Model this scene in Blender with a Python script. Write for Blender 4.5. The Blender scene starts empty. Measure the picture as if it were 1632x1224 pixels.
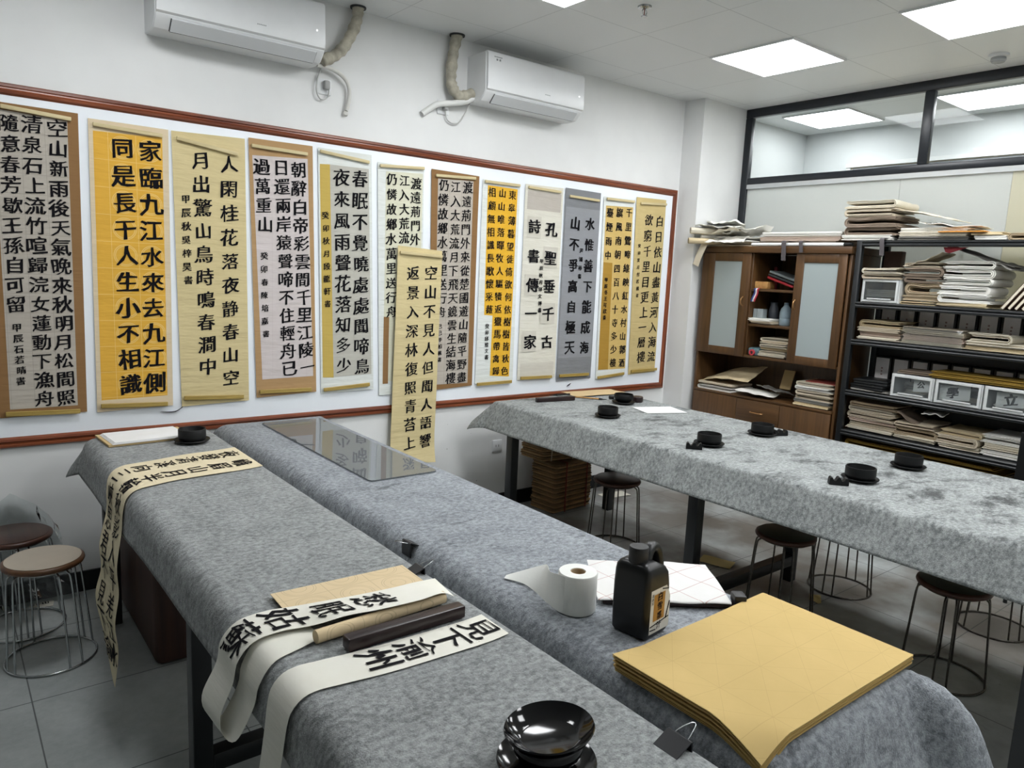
import bpy, math, random
from mathutils import Matrix, Vector, noise
sc = bpy.context.scene
COL = sc.collection
# ------------------------------------------------------------------ camera, light, exposure
cam = bpy.data.cameras.new('camera')
cam.sensor_width = 36.0
cam.lens = 1171.94 / 1632 * 36.0
cam.clip_start = 0.05
co = bpy.data.objects.new('camera', cam)
COL.objects.link(co)
_r, _u, _f = (0.78652, -0.6159, 0.04527), (0.05798, 0.14663, 0.98749), (0.61483, 0.77406, -0.15103)
co.matrix_world = Matrix(((_r[0], _u[0], -_f[0], 0.0), (_r[1], _u[1], -_f[1], -4.1185), (_r[2], _u[2], -_f[2], 1.713), (0, 0, 0, 1)))
sc.camera = co
sc.view_settings.view_transform = 'Standard'
sc.view_settings.look = 'None'
sc.view_settings.exposure = 0.9
sc.view_settings.gamma = 1.0
sc.view_settings.use_curve_mapping = False
LIGHT = 11.0           # emission of the ceiling panels
wd = bpy.data.worlds.new('world')
sc.world = wd
wd.use_nodes = True
wd.node_tree.nodes['Background'].inputs[0].default_value = (0.8, 0.9, 1.0, 1)
wd.node_tree.nodes['Background'].inputs[1].default_value = 0.1

# ------------------------------------------------------------------ helpers
def lin(c):
    if isinstance(c, str):
        c = [int(c[i:i + 2], 16) / 255 for i in (0, 2, 4)]
    return tuple(x / 12.92 if x <= 0.04045 else ((x + 0.055) / 1.055) ** 2.4 for x in c[:3]) + (1.0,)

class NT:
    def __init__(s, name):
        s.m = bpy.data.materials.new(name)
        s.m.use_nodes = True
        s.t = s.m.node_tree
        s.b = s.t.nodes['Principled BSDF']
        s.out = s.t.nodes['Material Output']
    def n(s, typ, **kw):
        nd = s.t.nodes.new(typ)
        for k, v in kw.items():
            setattr(nd, k, v)
        return nd
    def set(s, sock, v):
        if hasattr(v, 'is_output') or isinstance(v, bpy.types.NodeSocket):
            s.t.links.new(v, sock)
        else:
            sock.default_value = v
    def math(s, op, a, b=0.0, clamp=False):
        nd = s.n('ShaderNodeMath', operation=op, use_clamp=clamp)
        s.set(nd.inputs[0], a)
        s.set(nd.inputs[1], b)
        return nd.outputs[0]
    def obj(s):
        return s.n('ShaderNodeTexCoord').outputs['Object']
    def xyz(s, v=None):
        nd = s.n('ShaderNodeSeparateXYZ')
        s.set(nd.inputs[0], v or s.obj())
        return nd.outputs
    def mapping(s, scale=(1, 1, 1), rot=(0, 0, 0), loc=(0, 0, 0), v=None):
        nd = s.n('ShaderNodeMapping')
        s.set(nd.inputs['Vector'], v or s.obj())
        nd.inputs['Scale'].default_value = scale
        nd.inputs['Rotation'].default_value = rot
        nd.inputs['Location'].default_value = loc
        return nd.outputs[0]
    def noise(s, scale, detail=3, rough=0.6, v=None, dist=0.0):
        nd = s.n('ShaderNodeTexNoise')
        s.set(nd.inputs['Vector'], v or s.obj())
        nd.inputs['Scale'].default_value = scale
        nd.inputs['Detail'].default_value = detail
        nd.inputs['Roughness'].default_value = rough
        nd.inputs['Distortion'].default_value = dist
        return nd.outputs[0]
    def ramp(s, fac, lo, hi):
        nd = s.n('ShaderNodeMapRange')
        nd.clamp = True
        s.set(nd.inputs[0], fac)
        nd.inputs[1].default_value = lo
        nd.inputs[2].default_value = hi
        return nd.outputs[0]
    def mix(s, fac, a, b):
        nd = s.n('ShaderNodeMix', data_type='RGBA')
        s.set(nd.inputs[0], fac)
        s.set(nd.inputs[6], a)
        s.set(nd.inputs[7], b)
        return nd.outputs[2]
    def bump(s, h, strength=0.3, dist=0.002):
        nd = s.n('ShaderNodeBump')
        nd.inputs['Strength'].default_value = strength
        nd.inputs['Distance'].default_value = dist
        s.set(nd.inputs['Height'], h)
        s.t.links.new(nd.outputs[0], s.b.inputs['Normal'])
    def base(s, v):
        s.set(s.b.inputs['Base Color'], v)
    def rough(s, v):
        s.set(s.b.inputs['Roughness'], v)

MATS = {}
def mat(name, col, rough=0.6, metal=0.0, var=0.08, vscale=12.0, bump=0.0, bscale=60.0, spec=None, stretch=None):
    if name in MATS:
        return MATS[name]
    t = NT(name)
    c = lin(col)
    v = t.mapping(scale=stretch) if stretch else None
    nz = t.noise(vscale, 4, 0.6, v)
    k = 1 - var
    t.base(t.mix(t.ramp(nz, 0.3, 0.7), (c[0] * k, c[1] * k, c[2] * k, 1), tuple(min(1, x * (1 + var * 0.6)) for x in c[:3]) + (1,)))
    t.rough(rough)
    t.b.inputs['Metallic'].default_value = metal
    if spec is not None:
        t.b.inputs['Specular IOR Level'].default_value = spec
    if bump:
        t.bump(t.noise(bscale, 4, 0.6, v), bump)
    MATS[name] = t.m
    return t.m

def paper(name, col, crease=0.5, var=0.06):
    """paper with soft horizontal handling creases"""
    if name in MATS:
        return MATS[name]
    t = NT(name)
    c = lin(col)
    nz = t.noise(9, 5, 0.6)
    k = 1 - var
    t.base(t.mix(t.ramp(nz, 0.3, 0.7), (c[0] * k, c[1] * k, c[2] * k * 0.97, 1), c))
    t.rough(0.85)
    t.b.inputs['Specular IOR Level'].default_value = 0.2
    if crease:
        h = t.noise(1.0, 4, 0.55, t.mapping(scale=(3, 3, 22)))
        t.bump(h, crease, 0.012)
    MATS[name] = t.m
    return t.m

def grid_paper(name, col, line, px, pz, ox=0.0, oz=0.0, lw=0.0012, circ=None, amt=0.6, crease=0.5, axes=(0, 2), circ_w=0.003, diag=False, cmin=None):
    """paper printed with a practice grid (and rings inside the cells)"""
    t = NT(name)
    c = lin(col)
    l = lin(line)
    o = t.xyz()
    def cell(sock, p, off):
        a = t.math('ADD', sock, -off + 50 * p)
        return t.math('SUBTRACT', t.math('MODULO', a, p), p / 2)      # -p/2..p/2
    ux, uz = cell(o[axes[0]], px, ox), cell(o[axes[1]], pz, oz)
    lx = t.math('GREATER_THAN', t.math('ABSOLUTE', ux), px / 2 - lw)
    lz = t.math('GREATER_THAN', t.math('ABSOLUTE', uz), pz / 2 - lw)
    f = t.math('MAXIMUM', lx, lz)
    if circ:
        r = t.math('SQRT', t.math('ADD', t.math('MULTIPLY', ux, ux), t.math('MULTIPLY', uz, uz)))
        for rr in circ:
            d = t.math('ABSOLUTE', t.math('SUBTRACT', r, rr))
            ring = t.math('LESS_THAN', d, circ_w)
            if cmin is not None:
                ring = t.math('MULTIPLY', ring, t.math('GREATER_THAN', o[axes[0]], cmin))
            f = t.math('MAXIMUM', f, ring)
    if diag:
        f = t.math('MAXIMUM', f, t.math('LESS_THAN', t.math('ABSOLUTE', t.math('SUBTRACT', t.math('ABSOLUTE', ux), t.math('MULTIPLY', t.math('ABSOLUTE', uz), px / pz))), lw))
    nz = t.noise(9, 5, 0.6)
    b = t.mix(t.ramp(nz, 0.3, 0.7), (c[0] * 0.93, c[1] * 0.93, c[2] * 0.9, 1), c)
    t.base(t.mix(t.math('MULTIPLY', f, amt), b, l))
    t.rough(0.85)
    t.b.inputs['Specular IOR Level'].default_value = 0.2
    if crease:
        t.bump(t.noise(1.0, 4, 0.55, t.mapping(scale=(3, 3, 22))), crease, 0.012)
    return t.m

def felt(name, stain=0.0, seed=0.0, sx=3.0, sy=9.0, dark='6e7276', light='9fa3a6'):
    t = NT(name)
    v = t.mapping(loc=(seed, seed * 0.7, 0))
    fine = t.noise(210, 2, 0.7, v)
    mid = t.noise(1.0, 4, 0.7, t.mapping(scale=(55, 70, 55), loc=(seed, seed * 0.7, 0)), 0.15)
    big = t.noise(9, 4, 0.6, v)
    f = t.math('ADD', t.math('MULTIPLY', fine, 0.16), t.math('ADD', t.math('MULTIPLY', mid, 0.62), t.math('MULTIPLY', big, 0.22)))
    c = t.mix(t.ramp(f, 0.40, 0.60), lin(dark), lin(light))
    if stain:
        up = t.ramp(t.xyz(t.n('ShaderNodeNewGeometry').outputs['Normal'])[2], 0.35, 0.8)
        s1 = t.noise(1.0, 7, 0.68, t.mapping(scale=(sx, sy, 3), rot=(0, 0, 0.35), loc=(seed + 3, seed, 0)), 0.6)
        s2 = t.noise(1.0, 6, 0.75, t.mapping(scale=(sx * 3, sy * 3.5, 5), rot=(0, 0, 0.25), loc=(seed, 7, 0)), 0.3)
        a = t.ramp(t.math('ADD', t.math('MULTIPLY', s1, 0.62), t.math('MULTIPLY', s2, 0.38)), 0.64 - 0.115 * stain, 0.72 - 0.09 * stain)
        a = t.math('MULTIPLY', t.math('MULTIPLY', a, 0.78), up)
        c = t.mix(a, c, lin('15171a'))
    t.base(c)
    t.rough(0.95)
    t.b.inputs['Specular IOR Level'].default_value = 0.1
    t.b.inputs['Sheen Weight'].default_value = 0.12
    t.bump(t.math('ADD', fine, mid), 0.55, 0.004)
    return t.m

def wood(name, a, b, rough=0.4, axis='Z', scale=1.0):
    if name in MATS:
        return MATS[name]
    t = NT(name)
    s = {'X': (1.5, 26, 26), 'Y': (26, 1.5, 26), 'Z': (26, 26, 1.5)}[axis]
    nz = t.noise(scale, 5, 0.65, t.mapping(scale=s), 0.6)
    t.base(t.mix(t.ramp(nz, 0.3, 0.7), lin(a), lin(b)))
    t.rough(rough)
    t.bump(nz, 0.08, 0.001)
    MATS[name] = t.m
    return t.m

def thin_glass(name, tint=(0.95, 0.97, 0.97), ior=1.45, rough=0.0, haze=0.0, hazecol='dfe6e8'):
    if name in MATS:
        return MATS[name]
    t = NT(name)
    t.t.nodes.remove(t.b)
    tr = t.n('ShaderNodeBsdfTransparent')
    tr.inputs[0].default_value = tint + (1,)
    gl = t.n('ShaderNodeBsdfGlossy')
    gl.inputs['Roughness'].default_value = rough
    fr = t.n('ShaderNodeFresnel')
    fr.inputs[0].default_value = ior
    body = tr.outputs[0]
    if haze:
        df = t.n('ShaderNodeBsdfDiffuse')
        df.inputs[0].default_value = lin(hazecol)
        mh = t.n('ShaderNodeMixShader')
        mh.inputs[0].default_value = haze
        t.t.links.new(tr.outputs[0], mh.inputs[1])
        t.t.links.new(df.outputs[0], mh.inputs[2])
        body = mh.outputs[0]
    mx = t.n('ShaderNodeMixShader')
    t.t.links.new(fr.outputs[0], mx.inputs[0])
    t.t.links.new(body, mx.inputs[1])
    t.t.links.new(gl.outputs[0], mx.inputs[2])
    t.t.links.new(mx.outputs[0], t.out.inputs[0])
    MATS[name] = t.m
    return t.m

def frosted(name, col, trans=0.5):
    t = NT(name)
    t.t.nodes.remove(t.b)
    df = t.n('ShaderNodeBsdfDiffuse')
    df.inputs[0].default_value = lin(col)
    tl = t.n('ShaderNodeBsdfTranslucent')
    tl.inputs[0].default_value = lin(col)
    mh = t.n('ShaderNodeMixShader')
    mh.inputs[0].default_value = trans
    t.t.links.new(df.outputs[0], mh.inputs[1])
    t.t.links.new(tl.outputs[0], mh.inputs[2])
    gl = t.n('ShaderNodeBsdfGlossy')
    gl.inputs['Roughness'].default_value = 0.25
    fr = t.n('ShaderNodeFresnel')
    mx = t.n('ShaderNodeMixShader')
    t.t.links.new(fr.outputs[0], mx.inputs[0])
    t.t.links.new(mh.outputs[0], mx.inputs[1])
    t.t.links.new(gl.outputs[0], mx.inputs[2])
    t.t.links.new(mx.outputs[0], t.out.inputs[0])
    return t.m

def emit(name, col, s):
    t = NT(name)
    t.base(lin(col))
    t.b.inputs['Emission Color'].default_value = lin(col)
    t.b.inputs['Emission Strength'].default_value = s
    return t.m

# ------------------------------------------------------------------ objects
def tag(o, label=None, cat=None, group=None, kind=None):
    if label: o['label'] = label
    if cat: o['category'] = cat
    if group: o['group'] = group
    if kind: o['kind'] = kind
    return o

def thing(name, label, cat, loc, group=None):
    o = bpy.data.objects.new(name, None)
    o.empty_display_size = 0.05
    COL.objects.link(o)
    o.location = loc
    return tag(o, label, cat, group)

def root_loc(o):
    v = Vector(o.location)
    while o.parent:
        o = o.parent
        v += Vector(o.location)
    return v

class MB:
    """collects shapes (world coordinates) for ONE mesh object"""
    def __init__(s):
        s.v, s.f, s.mi, s.cur = [], [], [], 0
    def mat(s, i):
        s.cur = i
        return s
    def add(s, vs, fs, M=None):
        o = len(s.v)
        if M is not None:
            vs = [M @ Vector(v) for v in vs]
        s.v += [tuple(v) for v in vs]
        s.f += [tuple(i + o for i in f) for f in fs]
        s.mi += [s.cur] * len(fs)
        return s
    def box(s, a, b, M=None, bev=0.0):
        x0, y0, z0 = (min(a[i], b[i]) for i in range(3))
        x1, y1, z1 = (max(a[i], b[i]) for i in range(3))
        if not bev:
            vs = [(x0, y0, z0), (x1, y0, z0), (x1, y1, z0), (x0, y1, z0), (x0, y0, z1), (x1, y0, z1), (x1, y1, z1), (x0, y1, z1)]
            return s.add(vs, [(0, 3, 2, 1), (4, 5, 6, 7), (0, 1, 5, 4), (1, 2, 6, 5), (2, 3, 7, 6), (3, 0, 4, 7)], M)
        bev = min(bev, (x1 - x0) * .49, (y1 - y0) * .49, (z1 - z0) * .49)
        # chamfered / rounded: stacked rounded rectangles
        secs = [(z0, bev), (z0 + bev * .3, bev * .3), (z0 + bev, 0), (z1 - bev, 0), (z1 - bev * .3, bev * .3), (z1, bev)]
        return s.loft([s.rrect(x0 + i, x1 - i, y0 + i, y1 - i, z, bev, 3) for z, i in secs], True, M)
    @staticmethod
    def rrect(x0, x1, y0, y1, z, r, n=4):
        r = max(1e-4, min(r, (x1 - x0) / 2, (y1 - y0) / 2))
        pts = []
        for cx, cy, a0 in ((x1 - r, y1 - r, 0), (x0 + r, y1 - r, 90), (x0 + r, y0 + r, 180), (x1 - r, y0 + r, 270)):
            for k in range(n + 1):
                a = math.radians(a0 + 90 * k / n)
                pts.append((cx + r * math.cos(a), cy + r * math.sin(a), z))
        return pts
    def loft(s, rings, cap=True, M=None, closed=True):
        n = len(rings[0])
        vs = [p for r in rings for p in r]
        fs = []
        for i in range(len(rings) - 1):
            for k in range(n if closed else n - 1):
                a, b = i * n + k, i * n + (k + 1) % n
                fs.append((a, b, b + n, a + n))
        if cap:
            fs.append(tuple(range(n - 1, -1, -1)))
            fs.append(tuple((len(rings) - 1) * n + k for k in range(n)))
        return s.add(vs, fs, M)
    def lathe(s, prof, c, n=32, M=None, caps=False):
        rings = [[(c[0] + r * math.cos(2 * math.pi * k / n), c[1] + r * math.sin(2 * math.pi * k / n), c[2] + z) for k in range(n)] for r, z in prof]
        return s.loft(rings, caps, M)
    def tube(s, pts, r, n=8, closed=False, flat=1.0):
        pts = [Vector(p) for p in pts]
        rings = []
        m = len(pts)
        up = None
        for i, p in enumerate(pts):
            if closed:
                d = pts[(i + 1) % m] - pts[i - 1]
            else:
                d = pts[min(i + 1, m - 1)] - pts[max(i - 1, 0)]
            d.normalize()
            if up is None:
                up = Vector((0, 0, 1)) if abs(d.z) < .9 else Vector((1, 0, 0))
            a = d.cross(up)
            if a.length < 1e-5:
                a = d.cross(Vector((0, 1, 0)))
            a.normalize()
            b = a.cross(d)
            up = b
            rr = r(i / (m - 1)) if callable(r) else r
            rings.append([tuple(p + (a * math.cos(2 * math.pi * k / n) + b * math.sin(2 * math.pi * k / n) * flat) * rr) for k in range(n)])
        if closed:
            rings.append(rings[0])
            return s.loft(rings, False)
        return s.loft(rings, True)
    def grid(s, fn, nu, nv, thick=0.0, tn=None):
        """surface fn(u,v)->point; thick > 0 gives it a second side along -tn(u,v)"""
        P = [[Vector(fn(i / nu, j / nv)) for j in range(nv + 1)] for i in range(nu + 1)]
        idx = lambda i, j: i * (nv + 1) + j
        fs = [(idx(i, j), idx(i + 1, j), idx(i + 1, j + 1), idx(i, j + 1)) for i in range(nu) for j in range(nv)]
        vs = [p for r in P for p in r]
        if thick:
            o = len(vs)
            for i in range(nu + 1):
                for j in range(nv + 1):
                    du = P[min(i + 1, nu)][j] - P[max(i - 1, 0)][j]
                    dv = P[i][min(j + 1, nv)] - P[i][max(j - 1, 0)]
                    nn = du.cross(dv)
                    nn = nn.normalized() if nn.length > 1e-12 else Vector((0, 0, 1))
                    vs.append(P[i][j] - nn * thick)
            fs += [tuple(o + k for k in reversed(f)) for f in fs]
            B = [(i, 0) for i in range(nu)] + [(nu, j) for j in range(nv)] + [(i, nv) for i in range(nu, 0, -1)] + [(0, j) for j in range(nv, 0, -1)]
            for k in range(len(B)):
                a, b = idx(*B[k]), idx(*B[(k + 1) % len(B)])
                fs.append((b, a, a + o, b + o))
        return s.add(vs, fs)
    def build(s, name, mats, parent=None, loc=None, smooth=35, label=None):
        me = bpy.data.meshes.new(name)
        if parent is not None:
            off = root_loc(parent)
        else:
            off = Vector(loc) if loc is not None else Vector((0, 0, 0))
        me.from_pydata([tuple(Vector(v) - off) for v in s.v], [], s.f)
        for m in (mats if isinstance(mats, (list, tuple)) else [mats]):
            me.materials.append(m)
        if any(s.mi):
            me.polygons.foreach_set('material_index', s.mi)
        if smooth:
            me.shade_smooth()
            me.set_sharp_from_angle(angle=math.radians(smooth))
        me.update()
        o = bpy.data.objects.new(name, me)
        COL.objects.link(o)
        if parent is not None:
            o.parent = parent
        else:
            o.location = off
        if label:
            o['label'] = label
        return o

def copy_tree(o, loc=None, parent=None, label=None, group=None):
    c = o.copy()
    COL.objects.link(c)
    if parent is not None:
        c.parent = parent
    if loc is not None:
        c.location = loc
    if label: c['label'] = label
    if group: c['group'] = group
    for ch in [x for x in o.children]:
        copy_tree(ch, parent=c)
    return c

def rotz(c, a, tilt=None):
    """matrix: turn by a degrees about vertical through c"""
    M = Matrix.Translation(Vector(c)) @ Matrix.Rotation(math.radians(a), 4, 'Z')
    if tilt:
        M = M @ Matrix.Rotation(math.radians(tilt[1]), 4, tilt[0])
    return M

def cr(pts, n):
    """Catmull-Rom polyline, n samples per span"""
    P = [Vector(p) for p in pts]
    out = []
    for i in range(len(P) - 1):
        p0, p1, p2, p3 = P[max(i - 1, 0)], P[i], P[i + 1], P[min(i + 2, len(P) - 1)]
        for k in range(n):
            t = k / n
            out.append(0.5 * (2 * p1 + (p2 - p0) * t + (2 * p0 - 5 * p1 + 4 * p2 - p3) * t * t + (3 * p1 - p0 - 3 * p2 + p3) * t ** 3))
    out.append(P[-1])
    return out

def wob(x, y, z=0.0, s=1.0):
    return noise.noise(Vector((x * s, y * s, z * s)))

# brush lettering --------------------------------------------------------------
GL = {}
RG = random.Random(77)
def glyph(ch, bold):
    """flat outline of one character, its strokes swelled like a brush's: uprights thicker than level strokes, ends uneven"""
    key = (ch, round(bold, 3))
    if key not in GL:
        cu = bpy.data.curves.new('g', 'FONT')
        cu.body = ch
        cu.resolution_u = 2
        o = bpy.data.objects.new('g', cu)
        COL.objects.link(o)
        dg = bpy.context.evaluated_depsgraph_get()
        dg.update()
        me = bpy.data.meshes.new_from_object(o.evaluated_get(dg))
        V = [(v.co.x - 0.5, v.co.y - 0.38) for v in me.vertices]
        F = [tuple(p.vertices) for p in me.polygons]
        bpy.data.meshes.remove(me)
        bpy.data.objects.remove(o)
        bpy.data.curves.remove(cu)
        # weld coincident points so that the outline closes
        uniq, mp = {}, []
        W = []
        for p in V:
            k = (round(p[0], 5), round(p[1], 5))
            if k not in uniq:
                uniq[k] = len(W)
                W.append(p)
            mp.append(uniq[k])
        F = [f for f in (tuple(mp[i] for i in f) for f in F) if len(set(f)) == len(f)]
        cnt = {}
        for f in F:
            ar = sum(W[f[i - 1]][0] * W[f[i]][1] - W[f[i]][0] * W[f[i - 1]][1] for i in range(len(f)))
            g = f if ar > 0 else tuple(reversed(f))
            for i in range(len(g)):
                e = (g[i - 1], g[i])
                if (e[1], e[0]) in cnt:
                    del cnt[(e[1], e[0])]
                else:
                    cnt[e] = 1
        nrm = {}
        for a, b in cnt:
            dx, dy = W[b][0] - W[a][0], W[b][1] - W[a][1]
            l = math.hypot(dx, dy) or 1
            for i in (a, b):
                nrm.setdefault(i, []).append((dy / l, -dx / l))
        out = []
        for i, p in enumerate(W):
            n = nrm.get(i)
            if not n:
                out.append(p)
                continue
            sx, sy = sum(q[0] for q in n), sum(q[1] for q in n)
            k = 1 + (n[0][0] * n[-1][0] + n[0][1] * n[-1][1]) if len(n) == 2 else len(n)
            k = max(k, .55)
            mx, my = sx / k, sy / k
            j = RG.uniform(-.017, .020)
            out.append((p[0] + mx * (bold + .009 + j), p[1] + my * (bold - .015 + j * .8)))
        GL[key] = (out, F)
    return GL[key]

RT = random.Random(5)
def brush(mb, ch, place, size, bold=0.014, wide=1.0, rise=0.095):
    """one brush-written character; place(dx, dy) -> world point, dx right, dy up"""
    vs, fs = glyph(ch, bold)
    sd = RT.uniform(0, 90)
    a = math.radians(RT.uniform(-2.5, 2.5))
    k = size * RT.uniform(0.88, 0.98)
    ca, sa = math.cos(a), math.sin(a)
    out = []
    for x, y in vs:
        x += 0.035 * wob(x * 5, y * 5, sd) 
        y += 0.035 * wob(x * 5, y * 5, sd + 40) + rise * x
        x, y = x * ca - y * sa, x * sa + y * ca
        out.append(place(x * k * wide, y * k))
    mb.add(out, fs)
# ================================================================== the setting
H = 3.1485
M_wall = mat('wall_paint', 'e2e3e2', 0.8, var=0.03, vscale=3, bump=0.04, bscale=180, spec=0.25)
M_black = mat('black_metal', '14171a', 0.38, var=0.1)
M_frame = mat('partition_metal', '181d24', 0.35, var=0.1)
M_alu = mat('aluminium', 'b9bcbd', 0.4, var=0.04)

def wallmat():
    t = NT('back_wall_paint')
    c = t.noise(2.5, 3)
    b = t.mix(t.ramp(c, .3, .7), lin('dfe0df'), lin('e6e7e6'))
    # small ink splashes low on the wall by the long table
    sp = t.ramp(t.noise(34, 3, .6), 0.70, 0.725)
    x, y, z = t.xyz()
    m = t.math('MULTIPLY', t.ramp(z, 0.95, 0.6), t.ramp(x, 1.9, 2.4))
    m = t.math('MULTIPLY', m, t.ramp(t.noise(3, 2), .4, .6))
    t.base(t.mix(t.math('MULTIPLY', sp, m), b, lin('2a2a2c')))
    t.rough(0.8)
    t.b.inputs['Specular IOR Level'].default_value = 0.25
    return t.m

def floormat():
    t = NT('floor_tiles')
    x, y, z = t.xyz()
    p = 0.615
    ux = t.math('MODULO', t.math('ADD', x, 50 * p - 0.213), p)
    uy = t.math('MODULO', t.math('ADD', y, 50 * p + 0.985), p)
    g = t.math('MAXIMUM', t.math('LESS_THAN', ux, 0.005), t.math('LESS_THAN', uy, 0.005))
    n1 = t.noise(2.2, 6, 0.65)
    n2 = t.noise(26, 4, 0.7)
    c = t.mix(t.ramp(t.math('ADD', t.math('MULTIPLY', n1, .7), t.math('MULTIPLY', n2, .3)), 0.36, 0.64), lin('9aa09f'), lin('b9bebd'))
    # dried ink spilt around the long table
    s = t.ramp(t.noise(1.0, 6, .72, t.mapping(scale=(5, 2.5, 1), rot=(0, 0, .6))), 0.60, 0.70)
    m = t.ramp(x, 1.9, 3.2)
    c = t.mix(t.math('MULTIPLY', t.math('MULTIPLY', s, m), .75), c, lin('17130f'))
    br = t.ramp(t.noise(1.3, 4, .6), 0.34, 0.58)
    c = t.mix(t.math('MULTIPLY', t.math('MULTIPLY', br, m), .8), c, lin('5c5146'))
    c = t.mix(t.math('MULTIPLY', g, .75), c, lin('26292a'))
    t.base(c)
    t.rough(t.mix(t.ramp(n1, .3, .7), (0.32, 0.32, 0.32, 1), (0.5, 0.5, 0.5, 1)))
    t.bump(t.math('SUBTRACT', t.math('MULTIPLY', n2, .2), g), 0.12, 0.002)
    return t.m

def ceilmat():
    t = NT('ceiling_tiles')
    x, y, z = t.xyz()
    ux = t.math('MODULO', t.math('ADD', x, 62.5 - 4.07), 0.625)
    uy = t.math('MODULO', t.math('ADD', y, 60 + 0.9), 0.6)
    g = t.math('MAXIMUM', t.math('LESS_THAN', ux, 0.004), t.math('LESS_THAN', uy, 0.004))
    t.base(t.mix(t.math('MULTIPLY', g, .55), lin('dfe1e1'), lin('85878a')))
    t.rough(0.42)
    t.b.inputs['Specular IOR Level'].default_value = 0.35
    return t.m

M_floor, M_ceil, M_back = floormat(), ceilmat(), wallmat()
def struct(name, mb, m, smooth=0):
    return tag(mb.build(name, m, smooth=smooth), kind='structure')
XL, XN, YF = -4.2, 6.78, -6.3
struct('floor', MB().box((XL, YF, -0.1), (XN, 0.0, 0)), M_floor)
struct('ceiling', MB().box((XL, YF, H), (XN, 0.0, H + 0.1)), M_ceil)
M_wall2 = mat('next_room_paint', 'cfd2d2', 0.8, var=0.03, vscale=3)
struct('wall_back', MB().box((XL, 0, 0), (5.53, 0.12, H)), M_back)
struct('wall_next', MB().box((5.53, 0, 0), (XN, 0.12, H)), M_wall2)
struct('wall_left', MB().box((XL - 0.12, YF, 0), (XL, 0.0, H)), mat('low_bounce_wall_paint', 'a9acac', 0.8, var=.04))  # unseen wall, coloured darker so that it bounces less light
struct('wall_front', MB().box((XL, YF - 0.12, 0), (XN, YF, H)), M_wall)
struct('wall_pillar', MB().box((4.9477, -0.1982, 0), (5.56, 0, H)), M_wall)
struct('baseboard_back', MB().box((XL, -0.012, 0), (4.9477, 0, 0.105)), mat('baseboard_black', '101315', 0.35))
# the neighbouring room seen through the partition
far = MB().box((XN, YF, 0), (XN + 0.12, -0.62, H)).box((XN, -0.62, 0), (XN + 0.12, 0, H))
struct('wall_far', far, M_wall2)
wn = MB().box((XN - 0.03, -3.2, 2.35), (XN, -0.44, 2.84))
struct('window_2', MB().box((XN - 0.02, -3.2, 1.2), (XN, -0.5, 2.8)), mat('blind_cloth', 'd8cdb4', 0.8))
struct('trim_2', MB().box((XN - 0.05, -3.25, 2.8), (XN, -0.46, 2.835)).box((XN - 0.04, -0.5, 1.2), (XN, -0.46, 2.8)), M_wall)
struct('trim_3', MB().box((XN - 0.035, -3.2, 2.745), (XN - 0.021, -0.52, 2.79)), mat('blind_rail', '7d8084', .5))

# partition: black frame, clear transoms above, frosted panes below
XP = 5.5067
def bar(mb, y0, y1, z0, z1, d=0.05):
    return mb.box((XP, y0, z0), (XP + d, y1, z1), bev=0.006)
fr = MB()
bar(fr, YF, -0.1982, 3.078, H)
bar(fr, -0.262, -0.1985, 0, 3.08)
bar(fr, YF, -0.262, 2.53, 2.585)
for y in (-1.705, -3.15, -4.6):
    bar(fr, y, y + 0.065, 2.585, 3.078)
for y in (-3.15, -4.6):
    bar(fr, y, y + 0.065, 0, 2.53)
struct('window_1', fr, M_frame, 30)
struct('trim_1', MB().box((XP + 0.002, YF, 2.495), (XP + 0.048, -0.262, 2.53)), M_alu)
tag(MB().box((XP + 0.022, YF, 2.585), (XP + 0.028, -0.262, 3.078)).build('window_3', thin_glass('clear_glass', ior=1.22), smooth=0), kind='structure')
M_frost, M_frost2 = frosted('frosted_pane', 'f6f9f7', 0.8), frosted('cream_frosted_pane', 'f5f3e2', 0.8)
lower = MB().box((XP + 0.02, -1.535, 0.02), (XP + 0.028, -0.262, 2.497))
lower.box((XP + 0.02, -2.24, 0.02), (XP + 0.028, -1.538, 2.497)).mat(1).box((XP + 0.02, YF, 0.02), (XP + 0.028, -2.243, 2.497))
tag(lower.build('window_4', [M_frost, M_frost2], smooth=0), kind='structure')

# ceiling light panels
M_led = emit('led_panel', 'fbfdff', LIGHT)
M_led2 = emit('led_panel_next_room', 'fbfdff', LIGHT * .5)
M_lframe = mat('light_frame', 'e8e9ea', 0.4)
def ceiling_light(x, y, label, group=None):
    t = thing('ceiling_light', label, 'ceiling light', (x + 0.3, y - 0.3, H), group)
    f = MB()
    for a, b in (((x, y - .012), (x + .61, y)), ((x, y - .6), (x + .61, y - .588)), ((x, y - .588), (x + .012, y - .012)), ((x + .598, y - .588), (x + .61, y - .012))):
        f.box((a[0], a[1], H - 0.012), (b[0], b[1], H))
    f.build('frame', M_lframe, t, smooth=0)
    MB().box((x + .012, y - .588, H - 0.009), (x + .598, y - .012, H - 0.001)).build('diffuser', M_led2 if x > 5.5 else M_led, t, smooth=0)
    return t
OUT = 'ceiling panel lights out of view behind the camera'
ceiling_light(4.07, -0.90, 'square white light panel in the ceiling above the long table, nearest the white pillar', 'ceiling panel lights')
ceiling_light(4.07, -2.10, 'square white light panel cut by the top right corner of the photo', 'ceiling panel lights')
ceiling_light(2.19, -0.90, 'white light panel of which one corner shows above the right air conditioner', 'ceiling panel lights')
for x, y in ((2.19, -2.10), (2.19, -3.30), (4.07, -3.30), (2.19, -4.5), (4.07, -4.5), (0.31, -0.90)):
    ceiling_light(x, y, 'square white ceiling light panel out of view', OUT)
ceiling_light(5.92, -0.27, 'light panel in the next room, behind the first clear pane from the pillar', 'lights of the next room')
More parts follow.
